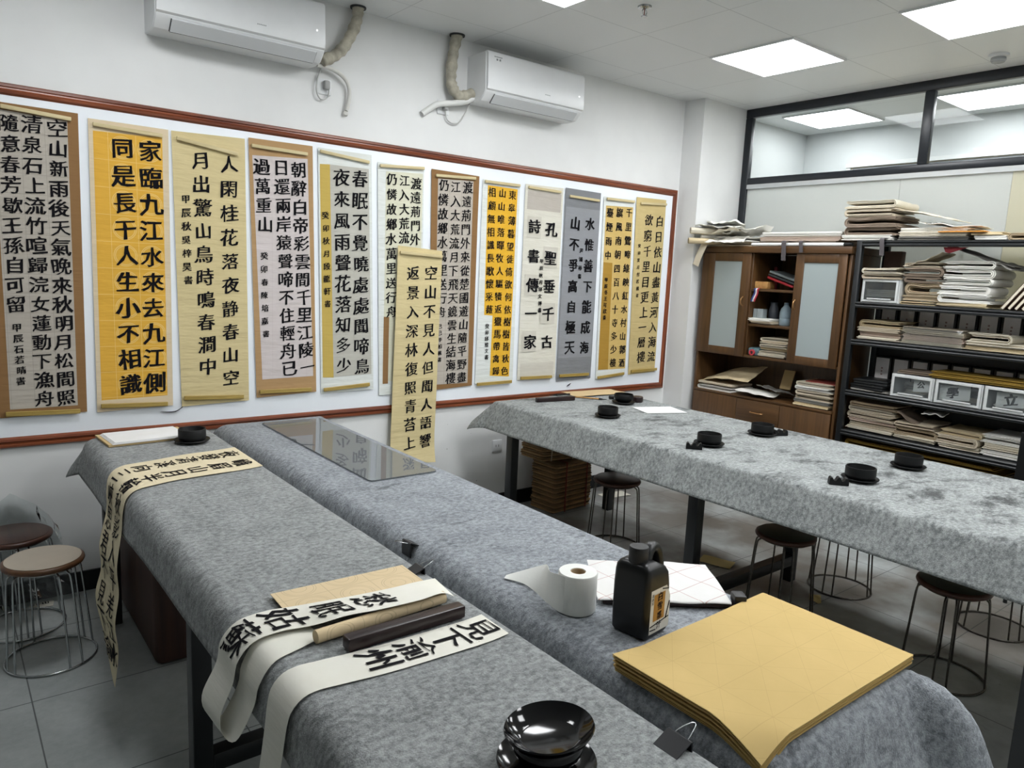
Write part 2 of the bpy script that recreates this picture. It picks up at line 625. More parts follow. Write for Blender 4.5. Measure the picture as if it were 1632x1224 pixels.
ceiling_light(5.96, -1.50, 'light panel in the next room, behind the clear pane at the right edge', 'lights of the next room')
ceiling_light(5.96, -3.0, 'square white ceiling light panel out of view', OUT)
ceiling_light(5.96, -4.5, 'square white ceiling light panel out of view', OUT)

M_steel = mat('steel', 'a9acad', 0.25, 0.9)
t = thing('sprinkler', 'small metal fire sprinkler hanging from the ceiling', 'sprinkler', (3.10, -1.21, H))
MB().lathe([(0.0, 0), (0.038, 0), (0.036, -0.008), (0.016, -0.012), (0.0, -0.012)], (3.10, -1.21, H), 24).build('escutcheon', M_steel, t)
s = MB()
for q in (-1, 1):
    s.tube(cr([(3.10 + q * .006, -1.21, H - .012), (3.10 + q * .017, -1.21, H - .028), (3.10 + q * .006, -1.21, H - .05)], 5), .0028, 6)
s.lathe([(0.0, -.05), (.017, -.05), (.017, -.054), (0, -.054)], (3.10, -1.21, H), 16)
s.build('deflector', M_steel, t)
MB().tube([(3.10, -1.21, H - .012), (3.10, -1.21, H - .05)], .003, 6).build('bulb', mat('bulb_red', '7a4a3c', .2), t)
t = thing('smoke_detector', 'round white smoke detector on the ceiling near the black partition frame', 'smoke detector', (5.19, -2.19, H))
MB().lathe([(0, 0), (.055, 0), (.055, -.014), (.046, -.018), (0, -.018)], (5.19, -2.19, H)).build('base', M_lframe, t)
MB().lathe([(.04, -.016), (.042, -.034), (.034, -.046), (0, -.048)], (5.19, -2.19, H)).build('sensor_head', mat('grey_plastic', '9a9c9d', .5), t)

# ================================================================== display board
BX0, BX1, BZ0, BZ1 = -0.25, 4.918, 0.781, 2.439
t = thing('display_board', 'long whiteboard with a red-brown wooden frame hung with calligraphy', 'display board', (2.3, 0, BZ0))
MB().box((BX0 + .04, -0.012, BZ0 + .03), (BX1 - .04, -0.001, BZ1 - .03)).build('board_panel', mat('board_white', 'f0f5fa', .3, var=.02, vscale=4), t, smooth=0)
def rail(p, q, name, ax):
    # moulded strip: stepped profile swept from p to q; width .055
    prof = [(0, 0), (0, .012), (.006, .02), (.016, .021), (.02, .016), (.026, .017), (.034, .026), (.044, .024), (.052, .014), (.055, 0)]
    m = MB()
    rings = []
    for e, (x, z) in enumerate((p, q)):
        r = []
        for w, d in prof:
            if ax == 'T': r.append((x + (w if e == 0 else -w), -d, z - w))
            if ax == 'B': r.append((x + (w if e == 0 else -w), -d, z + w))
            if ax == 'R': r.append((x - w, -d, z + (w if e == 0 else -w)))
            if ax == 'L': r.append((x + w, -d, z + (w if e == 0 else -w)))
        rings.append(r)
    m.loft(rings, True)
    m.build('frame_rail', wood('board_frame_' + ('h' if ax in 'TB' else 'v'), '57291a', '94502f', .32, 'X' if ax in 'TB' else 'Z'), t, smooth=25)
rail((BX0, BZ1), (BX1, BZ1), 'top', 'T')
rail((BX0, BZ0), (BX1, BZ0), 'bottom', 'B')
rail((BX1, BZ0), (BX1, BZ1), 'right', 'R')
rail((BX0, BZ0), (BX0, BZ1), 'left', 'L')

# ================================================================== calligraphy scrolls
M_ink = mat('dried_ink', '131216', 0.85, var=0.15, vscale=40, spec=.12)
M_strip = wood('pale_strip', 'b9a87a', 'd6c79c', .5, 'X')
M_gold = wood('gold_strip', '8d7434', 'c8ad62', .35, 'X')
P_brown = paper('brown_mount', '8f6d48', .4)
P_brown2 = paper('light_brown_mount', 'b4936a', .5)
P_cream = paper('cream_mount', 'dccbad', .5)
P_tan = paper('tan_paper', 'd6c698', .7)
P_tan2 = paper('yellow_tan_paper', 'cdb984', .6)
P_white = paper('white_mount', 'dfe3e0', .7)
P_greyd = paper('grey_mount', '84868a', .5)
P_greyl = paper('grey_panel', '93959a', .4)
P_ivory = paper('ivory_paper', 'dcd9cd', .6)
P_warm = paper('warm_grey_paper', 'bdb6ad', .5)
P_yel = grid_paper('amber_grid', 'e8b437', 'f4e3ac', .087, .0868, lw=.0006, amt=.45)
def pane(cs, sag, lift, nu=10, nv=70):
    TL, TR, BL, BR = cs
    def fn(u, v):
        x = (TL[0] * (1 - u) + TR[0] * u) * (1 - v) + (BL[0] * (1 - u) + BR[0] * u) * v
        z = (TL[1] * (1 - u) + TR[1] * u) * (1 - v) + (BL[1] * (1 - u) + BR[1] * u) * v
        return (x, sag(x, z) - lift, z)
    return fn, nu, nv

def scroll(label, outer, mount, panels, cols, seed, bold=.016, wide=1.0, base=-.0165, amp=.005, rise=.095, name='hanging_scroll', extra=None):
    """outer: TL TR BL BR (x, z) corners; panels: (corners or (x0,x1,zt,zb), material); cols: (text, top, bottom, size)"""
    cx = (outer[0][0] + outer[1][0]) / 2
    sag0 = lambda x, z: base - amp * (0.5 + 0.5 * wob(x * 2, z * 2.3, seed)) - .0007 * wob(x * 3, z * 9, seed + 5)
    sag = (lambda x, z: sag0(x, z) + extra(x, z)) if extra else sag0
    t = thing(name, label, 'calligraphy scroll', (cx, -0.012, outer[2][1]), 'calligraphy scrolls on the board')
    fn, nu, nv = pane(outer, sag, 0)
    MB().grid(fn, nu, nv, .0008).build('mount', mount, t, smooth=60)
    for k, (r, m) in enumerate(panels):
        cs = r if len(r) == 4 and isinstance(r[0], tuple) else ((r[0], r[2]), (r[1], r[2]), (r[0], r[3]), (r[1], r[3]))
        fn, nu, nv = pane(cs, sag, .0014 + .0006 * k)
        MB().grid(fn, nu, nv).build('writing_sheet', m, t, smooth=60)
    lift = .0014 + .0006 * len(panels) + .002
    for text, a, b, size in cols:
        ink = MB()
        n = len(text)
        for i, ch in enumerate(text):
            u = i / (n - 1) if n > 1 else 0
            x, z = a[0] + (b[0] - a[0]) * u + RT.uniform(-.003, .003), a[1] + (b[1] - a[1]) * u
            bd = bold * (1.0 if size > .05 else 1.4)
            brush(ink, ch, lambda dx, dy: (x + dx, sag(x + dx, z + dy) - lift, z + dy), size, bd, wide, rise)
        ink.build('text_column' if size > .06 else 'signature', M_ink, t, smooth=0)
    return t

def strip(a, b, label, m=M_strip, w=.018, y=-.031, gold=False):
    c = ((a[0] + b[0]) / 2, y, (a[1] + b[1]) / 2)
    L = math.hypot(b[0] - a[0], b[1] - a[1])
    ang = math.degrees(math.atan2(b[1] - a[1], b[0] - a[0]))
    M = Matrix.Translation(Vector(c)) @ Matrix.Rotation(-math.radians(ang), 4, 'Y')
    o = MB().box((-L / 2, -.005, -w / 2), (L / 2, .005, w / 2), M, bev=.002)
    if gold:
        o.box((-L / 2 + .002, -.0062, w * .1), (L / 2 - .002, -.004, w * .42), M)
    tag(o.build('magnetic_strip', m, loc=c), label, 'magnetic strip', 'magnetic strips holding the scrolls')

O = {  # measured outlines on the wall: TL, TR, BL, BR
 1: ((.225, 2.353), (.591, 2.351), (.221, .929), (.577, .932)), 2: ((.631, 2.337), (.984, 2.336), (.621, .925), (.975, .933)),
 3: ((.998, 2.335), (1.364, 2.347), (1.019, .923), (1.374, .931)), 4: ((1.383, 2.356), (1.742, 2.36), (1.417, .942), (1.772, .955)),
 5: ((1.775, 2.358), (2.11, 2.359), (1.803, .938), (2.148, .946)), 6: ((2.152, 2.325), (2.475, 2.319), (2.189, .904), (2.49, .907)),
 7: ((2.53, 2.33), (2.9, 2.325), (2.56, .909), (2.902, .925)), 8: ((2.931, 2.312), (3.247, 2.301), (2.928, .932), (3.26, .94)),
 9: ((3.296, 2.319), (3.648, 2.325), (3.3, .938), (3.662, .942)), 10: ((3.672, 2.332), (4.03, 2.328), (3.678, .908), (4.038, .917)),
 11: ((4.065, 2.308), (4.406, 2.312), (4.095, .904), (4.429, .928)), 12: ((4.425, 2.338), (4.778, 2.347), (4.467, .92), (4.79, .931))}
def gl(k, x, z):          # grid origin in the local frame of scroll k
    o = O[k]
    return x - (o[0][0] + o[1][0]) / 2, z - o[2][1]

ox, oz = gl(1, .362, .967)
G1 = grid_paper('grey_grid_paper', 'b9b2a8', '8d857c', .0925, .0905, ox, oz + .0, amt=.4)
scroll('brown-bordered grey scroll with three columns, leftmost on the whiteboard', O[1], P_brown,
       [(((.262, 2.322), (.546, 2.31), (.262, .967), (.538, .967)), G1)],
       [('空山新雨後天氣晚來秋明月松間照', (.504, 2.27), (.489, 1.011), .088), ('清泉石上流竹喧歸浣女蓮動下漁舟', (.404, 2.274), (.401, 1.011), .088),
        ('隨意春芳歇王孫自可留', (.318, 2.267), (.309, 1.459), .085), ('甲辰石若晴書', (.309, 1.352), (.312, 1.101), .042)], 1)
ox, oz = gl(2, .712, 1.06 - .0645)
G2 = grid_paper('amber_ring_paper', 'e3b047', 'efd28c', .1215, .129, ox, oz, circ=(.052, .045), circ_w=.002, amt=.6, cmin=.714 - (O[2][0][0] + O[2][1][0]) / 2)
scroll('amber yellow scroll with white rings behind large characters', O[2], P_cream,
       [(((.65, 2.283), (.955, 2.293), (.642, .984), (.949, .989)), G2)],
       [('家臨九江水來去九江側', (.897, 2.221), (.891, 1.06), .118), ('同是長干人生小不相識', (.774, 2.219), (.775, 1.059), .112)], 2, bold=.022)
scroll('plain tan scroll in running brush script, right of the amber ring scroll', O[3], P_tan, [],
       [('人閑桂花落夜静春山空', (1.28, 2.204), (1.275, 1.065), .1), ('月出驚山鳥時鳴春澗中', (1.138, 2.207), (1.154, 1.133), .1),
        ('甲辰秋吳梓昊書', (1.057, 2.005), (1.062, 1.592), .05)], 3, rise=.12)
ox, oz = gl(4, 1.51, 1.05)
G4 = grid_paper('pinkish_grid_paper', 'd2c9c8', 'bdb2b0', .1, .1015, ox, oz, amt=.35)
scroll('light brown scroll with a pinkish grey sheet of three uneven columns', O[4], P_brown2,
       [(((1.403, 2.268), (1.713, 2.286), (1.45, 1.045), (1.752, 1.05)), G4)],
       [('朝辭白帝彩雲間千里江陵一', (1.659, 2.221), (1.713, 1.106), .1), ('日還兩岸猿聲啼不住輕舟已', (1.562, 2.222), (1.606, 1.102), .1),
        ('過萬重山', (1.452, 2.213), (1.471, 1.907), .1), ('癸卯春陳培嘉書', (1.464, 1.736), (1.469, 1.304), .045)], 4)
G5 = grid_paper('pale_grey_grid', 'bfbdb4', 'a9a79e', .13, .124, 0, 0, amt=.25)
scroll('white scroll with a grey sheet and a mustard strip down its left side', O[5], P_white,
       [(((1.786, 2.269), (1.847, 2.273), (1.813, 1.037), (1.882, 1.033)), paper('mustard_paper', 'c6ac5c', .4)),
        (((1.847, 2.273), (2.093, 2.276), (1.882, 1.037), (2.133, 1.044)), G5)],
       [('春眠不覺曉處處聞啼鳥', (2.036, 2.213), (2.066, 1.095), .112), ('夜來風雨聲花落知多少', (1.919, 2.208), (1.946, 1.106), .112),
        ('癸卯秋月段龍軒書', (1.822, 1.985), (1.838, 1.476), .046)], 5)
scroll('white scroll with a cream sheet, half hidden by the loose tan scroll', O[6], P_white,
       [(((2.208, 2.277), (2.467, 2.292), (2.216, .99), (2.47, .99)), paper('pale_cream_sheet', 'd9d8c3', .4)), ((2.212, 2.25, 1.398, .975), P_brown)],
       [('渡遠荊門外來從楚國遊山隨平野盡', (2.419, 2.227), (2.43, 1.03), .08), ('江入大荒流月下飛天鏡雲生結海樓', (2.336, 2.236), (2.35, 1.03), .08),
        ('仍憐故鄉水萬里送行舟', (2.246, 2.235), (2.264, 1.43), .08)], 6)
ox, oz = gl(7, 2.67, .946)
G7 = grid_paper('warm_grey_grid', 'bdb5ab', '8a8178', .093, .09, ox, oz, amt=.55)
scroll('brown-bordered grey scroll just right of the loose tan scroll', O[7], P_brown,
       [(((2.579, 2.277), (2.853, 2.288), (2.6, .947), (2.863, .945)), G7)],
       [('渡遠荊門外來從楚國遊山隨平野盡', (2.806, 2.243), (2.811, .987), .084), ('江入大荒流月下飛天鏡雲生結海樓', (2.717, 2.237), (2.722, .985), .084),
        ('仍憐故鄉水萬里送行舟', (2.622, 2.239), (2.635, 1.43), .084), ('己巳李柏楓書', (2.626, 1.335), (2.63, 1.114), .034)], 7)
scroll('white scroll with bright amber panel in three columns of small characters', O[8], P_white,
       [(((2.972, 2.276), (3.06, 2.276), (2.983, 1.41), (3.06, 1.405)), P_yel), (((3.06, 2.276), (3.227, 2.274), (3.053, .984), (3.224, .97)), P_yel)],
       [('東皋薄暮望徙倚欲何依樹樹皆秋色', (3.183, 2.232), (3.182, 1.013), .07), ('山山唯落暉牧人驅犢返獵馬帶禽歸', (3.093, 2.235), (3.102, 1.016), .07),
        ('相顧無相識長歌懷采薇', (3.008, 2.233), (3.021, 1.448), .07), ('癸卯邱雅文書', (3.008, 1.332), (3.019, 1.117), .036)], 8, rise=.03)
sq = paper('pale_square', 'cfcbc0', .3)
pan9 = [((3.318, 3.632, 2.28, 2.15), P_warm), ((3.322, 3.642, 1.06, .96), sq)]
for i in range(5):
    z = 2.03 - .203 * i
    pan9 += [((3.325, 3.455, z + .075, z - .075), sq), ((3.485, 3.625, z + .075, z - .075), sq)]
pan9 = pan9[:2] + [pan9[k] for k in (2, 5, 6, 9, 10)]
scroll('ivory scroll with two columns of five wide clerical characters', O[9], P_ivory, pan9,
       [('孔聖垂千古', (3.554, 2.025), (3.561, 1.212), .112), ('詩書傳一家', (3.391, 2.035), (3.398, 1.215), .112), ('甲辰秋月邱文博書', (3.469, 1.797), (3.474, 1.444), .034)], 9, bold=.03, wide=1.12, rise=0)
pan10 = [((3.684, 4.028, 2.2, 1.085), P_greyl)]
scroll('dark grey scroll with two columns of bold black characters', O[10], P_greyd, pan10,
       [('水惟善下能成海', (3.932, 2.093), (3.951, 1.159), .108), ('山不爭高自極天', (3.784, 2.087), (3.793, 1.163), .108), ('尹鴻彬書', (3.858, 1.891), (3.857, 1.7), .04)], 10, bold=.034, rise=0)
scroll('white scroll with a tan sheet and an ochre block low on its left side', O[11], P_white,
       [(((4.091, 2.243), (4.391, 2.255), (4.116, .975), (4.424, .974)), paper('straw_paper', 'd4b672', .4)), (((4.1, 1.816), (4.198, 1.815), (4.116, .975), (4.225, .974)), paper('ochre_paper', 'b08a3c', .4))],
       [('千里鶯啼綠映紅水村山郭酒', (4.35, 2.211), (4.375, 1.023), .078), ('旗風南朝四百八十寺多少樓', (4.242, 2.201), (4.276, 1.027), .078),
        ('臺煙雨中', (4.138, 2.193), (4.146, 1.87), .078), ('甲辰冬王可欣書', (4.142, 1.682), (4.148, 1.39), .04)], 11, bold=.022, rise=0)
scroll('olive tan scroll in two tall columns, rightmost on the whiteboard', O[12], P_tan2, [],
       [('白日依山盡黃河入海流', (4.715, 2.171), (4.733, 1.061), .105), ('欲窮千里目更上一層樓', (4.585, 2.172), (4.603, 1.061), .105), ('癸卯夏月付若晨書', (4.492, 1.962), (4.506, 1.567), .036)], 12)
OF = ((2.291, 1.841), (2.614, 1.823), (2.262, .46), (2.594, .43))
scroll('loose tan scroll hung over two others, its foot below the board frame', OF, P_tan, [],
       [('空山不見人但聞人語響', (2.532, 1.68), (2.526, .58), .1), ('返景入深林復照青苔上', (2.401, 1.675), (2.403, .577), .1)], 13, base=-.0375, amp=.008,
       extra=lambda x, z: -.03 * max(0, (.62 - z) / .2) ** 2)
ST = {1: ((.29, 2.334), (.561, 2.319), (.243, .948), (.546, .939)), 2: ((.649, 2.312), (.954, 2.301), (.637, .957), (.947, .945)),
 3: ((1.02, 2.301), (1.323, 2.26), (1.029, .97), (1.342, .956)), 4: ((1.396, 2.316), (1.709, 2.311), (1.431, .977), (1.738, .972)),
 5: ((1.783, 2.338), (2.092, 2.314), (1.814, .964), (2.117, .98)), 6: ((2.163, 2.304), (2.471, 2.324)), 7: ((2.558, 2.292), (2.865, 2.306)),
 8: ((2.94, 2.297), (3.239, 2.3), (2.938, .93), (3.243, .934)), 9: ((3.315, 2.299), (3.619, 2.294), (3.323, .953), (3.624, .949)),
 10: ((3.705, 2.275), (4.009, 2.27), (3.7, .951), (4.008, .949)), 11: ((4.087, 2.293), (4.393, 2.297), (4.107, .915), (4.406, .934)), 12: ((4.466, 2.293), (4.774, 2.311), (4.49, .948), (4.804, .952))}
WHO = {1: 'the leftmost brown-bordered scroll', 2: 'the amber ring scroll', 3: 'the plain tan running-script scroll', 4: 'the light brown scroll with pinkish sheet', 5: 'the white scroll with mustard strip',
 6: 'the white scroll behind the loose tan one', 7: 'the brown-bordered scroll right of the loose one', 8: 'the white scroll with bright amber panel', 9: 'the ivory scroll of wide characters', 10: 'the dark grey scroll', 11: 'the white scroll with ochre block', 12: 'the rightmost olive tan scroll'}
for k, s in ST.items():
    strip(s[0], s[1], 'pale flat strip pinning the top of ' + WHO[k])
    if len(s) > 2:
        strip(s[2], s[3], 'golden flat strip pinning the foot of ' + WHO[k], M_gold, .022, gold=True)
strip((2.301, 1.799), (2.61, 1.787), 'pale flat strip across the top of the loose tan scroll', y=-.052)
# ink smear low on the board
tag(MB().tube(cr([(.916, -.0165, .905), (.96, -.0165, .898), (.998, -.0165, .903), (1.04, -.0165, .935)], 6), lambda u: .002 + .004 * math.sin(math.pi * u), 6, flat=.3).build('brush_mark', M_ink, loc=(.96, -.0165, .898)),
    'thin black brush mark on the board below the tan running-script scroll', 'ink mark')
tag(MB().tube([(3.795, -.0165, .862), (3.812, -.0165, .872), (3.835, -.0165, .885)], lambda u: .003 + .006 * math.sin(math.pi * u), 6, flat=.3).build('brush_mark', M_ink, loc=(3.81, -.0165, .862)),
    'short black ink blot low on the board below the dark grey scroll', 'ink mark')
# ================================================================== air conditioners, hoses, sockets
M_ac = mat('ac_white', 'e4e6e7', .35, var=.02)
M_acflap = mat('ac_flap', 'cfd2d4', .4, var=.02)
M_dark = mat('dark_gap', '2b2d2f', .6)
M_hose = mat('drain_hose', 'd3d2cc', .5, var=.12)
M_wrap = mat('pipe_wrap', 'b1ac9c', .75, var=.35, vscale=18, bump=.4, bscale=30)
M_cord = mat('white_cord', 'c9cac8', .5)
def aircon(x0, x1, zb, label):
    t = thing('air_conditioner', label, 'air conditioner', ((x0 + x1) / 2, 0, zb))
    prof = [(0, zb + .005), (-.10, zb), (-.155, zb + .006), (-.20, zb + .045), (-.208, zb + .06), (-.2, zb + .285), (-.185, zb + .295), (0, zb + .295)]
    m = MB()
    rings = []
    for x, k in ((x0, .96), (x0 + .006, 1), (x1 - .006, 1), (x1, .96)):
        c = (-.1, zb + .15)
        rings.append([(x, c[0] + (y - c[0]) * k if y < -.001 else y, c[1] + (z - c[1]) * k) for y, z in prof])
    m.loft(rings, True)
    m.build('body', M_ac, t, smooth=30)
    m = MB()
    fp = [(-.2085, zb + .062), (-.222, zb + .07), (-.226, zb + .1), (-.219, zb + .28), (-.205, zb + .296), (-.19, zb + .296)]
    m.loft([[(x, y, z) for y, z in fp] for x in (x0 + .004, x1 - .004)], True)
    m.build('front_panel', M_ac, t, smooth=40)
    m = MB()
    xa, xb = x0 + .075, x1 - .045
    m.loft([[(x, y, z) for y, z in ((-.155, zb + .002), (-.202, zb + .046), (-.206, zb + .05), (-.209, zb + .044), (-.163, zb - .002))] for x in (xa, xb)], True)
    f = m.build('air_flap', M_acflap, t, smooth=20)
    g = MB()
    for x in (xa - .002, xb + .002):
        g.loft([[(xx, y, z) for y, z in ((-.155, zb + .0035), (-.2025, zb + .0485), (-.204, zb + .047), (-.157, zb + .001))] for xx in (x - .002, x + .002)], True)
    g.box((xa, -.157, zb - .001), (xb, -.151, zb + .004))
    g.build('gap_line', M_dark, f, smooth=0)
    b = MB()
    bx = x0 + .47
    for k in range(6):
        b.box((bx + k * .008, -.2262, zb + .108), (bx + k * .008 + .005, -.2235, zb + .113))
    b.build('badge', mat('badge_grey', '8f9496', .4), t, smooth=0)
    b = MB()
    for k in range(7):
        b.box((x0 + .05 + k * .009, -.2215, zb + .262), (x0 + .056 + k * .009, -.2185, zb + .267))
    for k in range(2):
        b.box((x0 + .066 + k * .022, -.2225, zb + .243), (x0 + .077 + k * .022, -.2195, zb + .254))
    b.build('corner_logo', mat('badge_grey', '8f9496', .4), t, smooth=0)
    MB().lathe([(0, 0), (.004, 0), (.004, .002), (0, .002)], (0, 0, 0), 12, Matrix.Translation((x1 - .05, -.2245, zb + .15)) @ Matrix.Rotation(math.radians(90), 4, 'X')).build('indicator_light', emit('indicator', 'f4f7f7', .9), t)
    return t
aircon(.893, 1.728, 2.768, 'white wall air conditioner cut by the top edge above the amber scroll')
aircon(2.79, 3.615, 2.763, 'white wall air conditioner near the pillar, the whole of it in view')

def hose(name, label, cat, pts, r, m, n=10, ribs=False, loc=None):
    P = cr(pts, 8)
    rr = (lambda u: r * (1 + .10 * math.sin(u * 60) + .06 * math.sin(u * 23))) if ribs else r
    o = MB().tube(P, rr, n).build(name, m, loc=loc or pts[0], smooth=60)
    return tag(o, label, cat)
t = hose('refrigerant_pipe', 'thick taped pipe from the ceiling to the left air conditioner', 'pipe', [(1.992, -.06, H - .002), (1.983, -.06, 3.07), (1.93, -.06, 2.95), (1.86, -.06, 2.865), (1.77, -.07, 2.812)], .031, M_wrap, 12, True)
MB().lathe([(.032, 0), (.045, 0), (.045, -.008), (.032, -.008)], (1.992, -.06, H - .001), 20).build('collar', M_dark, t)
t = hose('refrigerant_pipe', 'thick taped pipe from the ceiling to the right air conditioner', 'pipe', [(2.664, -.06, H - .002), (2.642, -.06, 3.05), (2.628, -.06, 2.92), (2.64, -.06, 2.835), (2.70, -.06, 2.79), (2.79, -.07, 2.82)], .033, M_wrap, 12, True)
MB().lathe([(.034, 0), (.048, 0), (.048, -.008), (.034, -.008)], (2.664, -.06, H - .001), 20).build('collar', M_dark, t)
t = hose('drain_hose', 'bent drain hose from the left air conditioner into the wall', 'hose', [(1.75, -.06, 2.79), (1.85, -.045, 2.787), (1.925, -.04, 2.753), (1.957, -.03, 2.70), (1.957, -.025, 2.64), (1.945, -.02, 2.585)], .0115, M_hose)
MB().lathe([(0, 0), (.016, 0), (.014, .01), (0, .01)], (0, 0, 0), 14, Matrix.Translation((1.943, -.012, 2.568)) @ Matrix.Rotation(math.radians(70), 4, 'X')).build('hose_end', M_hose, t)
hose('drain_hose', 'white drain hose from the right air conditioner to the wall', 'hose', [(2.83, -.08, 2.815), (2.74, -.07, 2.765), (2.65, -.055, 2.74), (2.54, -.04, 2.715), (2.455, -.015, 2.65)], .0185, mat('white_hose', 'dddedb', .45, var=.05), 12)
hose('power_cord', 'looped white cord under the left air conditioner', 'cord', [(1.79, -.02, 2.785), (1.768, -.02, 2.72), (1.765, -.02, 2.66), (1.79, -.02, 2.622), (1.83, -.02, 2.64), (1.835, -.03, 2.69)], .0045, M_cord, 6)
hose('power_cord', 'looped white cord under the right air conditioner', 'cord', [(2.80, -.03, 2.775), (2.765, -.025, 2.70), (2.72, -.02, 2.64), (2.67, -.02, 2.628), (2.63, -.02, 2.65), (2.612, -.03, 2.70)], .0045, M_cord, 6)
def socket(x, z, label, plug=True, s=.043):
    t = thing('wall_socket', label, 'wall socket', (x, 0, z))
    MB().box((x - s, -.009, z - s), (x + s, 0, z + s), bev=.004).build('face_plate', M_ac, t)
    if plug:
        MB().box((x - .012, -.045, z - .02), (x + .022, -.009, z + .03), bev=.008).build('plug', mat('grey_plug', '9b9c9a', .5), t)
    else:
        h = MB()
        for q in (-.012, .012):
            h.box((x + q - .002, -.0095, z - .008), (x + q + .002, -.0085, z + .008))
        h.build('slots', M_dark, t, smooth=0)
socket(1.815, 2.695, 'white wall socket with grey plug under the left air conditioner')
socket(2.61, 2.715, 'white wall socket with grey plug under the right air conditioner')
socket(3.155, .466, 'white wall socket low on the wall behind the long table', False)

# ================================================================== tables and their felt covers
ZT = .865
M_ttop = mat('table_board', '6a5a4a', .5)
def leg_frame(t, xa, xb, y, w=.06, low=True):
    for x in (xa, xb):
        MB().box((x, y - w / 2, 0), (x + w, y + w / 2, ZT - .045), bev=.004).build('leg', M_black, t)
    if low:
        MB().box((xa + w, y - w / 2, .10), (xb, y + w / 2, .16), bev=.004).build('crossbar', M_black, t)
    MB().box((xa + w, y - w / 2, ZT - .085), (xb, y + w / 2, ZT - .046), bev=.004).build('top_rail', M_black, t)
def table(label, x0, x1, y0, y1, ys):
    t = thing('work_table', label, 'table', ((x0 + x1) / 2, (y0 + y1) / 2, 0))
    MB().box((x0, y1, ZT - .045), (x1, y0, ZT - .008), bev=.012).build('tabletop', M_ttop, t)
    for y in ys:
        leg_frame(t, x0 + .03, x1 - .09, y, low=y < -1)
    return t
table('narrow black-legged table nearest the left edge, under grey felt', .53, 1.03, -.34, -4.35, (-.46, -1.88, -4.1))
table('middle black-legged table under grey felt with the ink bottle', 1.175, 1.675, -.30, -3.44, (-.45, -1.9, -3.3))
table('long wide black-legged table by the cabinet, under ink-stained felt', 2.875, 3.925, -.31, -4.6, (-.46, -1.94, -3.41))

def felt_cover(label, m, x0, x1, y0, y1, dl, dr, df, dn, th, seed, r=.03, name='felt_cover', rs=None, cf=.12, rc=0.0):
    """x0..x1 left/right, y0 far, y1 near; dl(y) etc. hanging lengths; th = end angles (left, right, far, near) in degrees"""
    nu, nv = 64, 130
    rl = r
    W, L = x1 - x0, y0 - y1
    def axis(n, a, b, core):      # denser near the edges
        k = max(6, n // 5)
        return [-a + a * i / k for i in range(k)] + [core * i / (n - 2 * k) for i in range(n - 2 * k)] + [core + b * i / k for i in range(k + 1)]
    A, B = axis(nu, 1, 1, 0), None
    k = 14
    us = [-1 + i / k for i in range(k)] + [i / 24 * 1.0 + 0.0 for i in range(24)] + [1 + i / k for i in range(k + 1)]
    vs = [-1 + i / k for i in range(k)] + [i / 90 for i in range(90)] + [1 + i / k for i in range(k + 1)]
    P = []
    for u in us:
        row = []
        for v in vs:
            y = y0 - L * min(max(v, 0), 1)
            ea = (-u * dl(y) if u < 0 else (u - 1) * dr(y) if u > 1 else 0)
            eb = (-v * df if v < 0 else (v - 1) * dn if v > 1 else 0)
            sx, sy = (-1 if u < 0 else 1), (1 if v < 0 else -1)
            tx, ty = (th[0] if u < 0 else th[1]), (th[2] if v < 0 else th[3])
            e = math.hypot(ea, eb)
            x = x0 + W * min(max(u, 0), 1)
            z = ZT + .0012 * wob(x * 5, y * 5, seed)
            if e > 1e-6:
                k2 = (ea / e) ** 2
                r = (rl if u < 0 else (rs or rl)) * k2 + (rs or rl) * (1 - k2)
                if ea > 0 and eb > 0:
                    r += rc * math.sin(2 * math.atan2(ea, eb)) ** 2 * (1 if v > 1 and u > 1 else .3)
                T = math.radians(tx * k2 + ty * (1 - k2))
                if ea > 0 and eb > 0:
                    T *= 1 - cf * math.sin(2 * math.atan2(ea, eb)) ** 2
                if e <= r * T:
                    h, d = r * math.sin(e / r), r * (1 - math.cos(e / r))
                else:
                    q = e - r * T
                    h, d = r * math.sin(T) + q * math.cos(T), r * (1 - math.cos(T)) + q * math.sin(T)
                h += .012 * (e / .2) * wob(x * 2.2, y * 2.2, seed + 9)
                x += sx * h * ea / e
                y += sy * h * eb / e
                z -= d
            row.append((x, y, z))
        P.append(row)
    n = len(vs)
    mb = MB()
    mb.grid(lambda a, b: P[round(a * (len(us) - 1))][n - 1 - round(b * (n - 1))], len(us) - 1, n - 1, .004)
    # grid thickness grows downwards: normals point up for this winding
    o = mb.build(name, m, loc=((x0 + x1) / 2, (y0 + y1) / 2, ZT), smooth=180)
    return tag(o, label, 'felt cover')
def lerp(a, b, t):
    t = max(0, min(1, t))
    return a + (b - a) * t
felt_cover('clean grey felt cover on the narrow table at the left', felt('felt_left', .42, 1.3, dark='6d7070', light='a2a5a5'), .565, 1.025, -.345, -4.36,
           lambda y: lerp(.2, .155, (-y - .3) / 2.2), lambda y: .12, .16, .16, (80, 78, 42, 70), 2, r=.06)
felt_cover('blue-grey felt cover with ink spots on the middle table', felt('felt_middle', .6, 5.1, 4, 8, '6a6e73', '9fa4a9'), 1.185, 1.66, -.305, -3.445,
           lambda y: lerp(.24, .15, (-y - 2.9) / .4), lambda y: lerp(.10, .36, (-y - 2.85) / .5), .12, .42, (80, 62, 60, 74), 5, r=.07, rs=.06, cf=0, rc=.17)
felt_cover('long grey felt cover heavily smeared with ink on the wide table', felt('felt_long', 1.2, 2.2, 3.2, 5, '6f7373', 'a6aaa9'), 2.9, 3.915, -.32, -4.6,
           lambda y: .205, lambda y: .15, .2, .16, (66, 75, 40, 70), 8, r=.03)

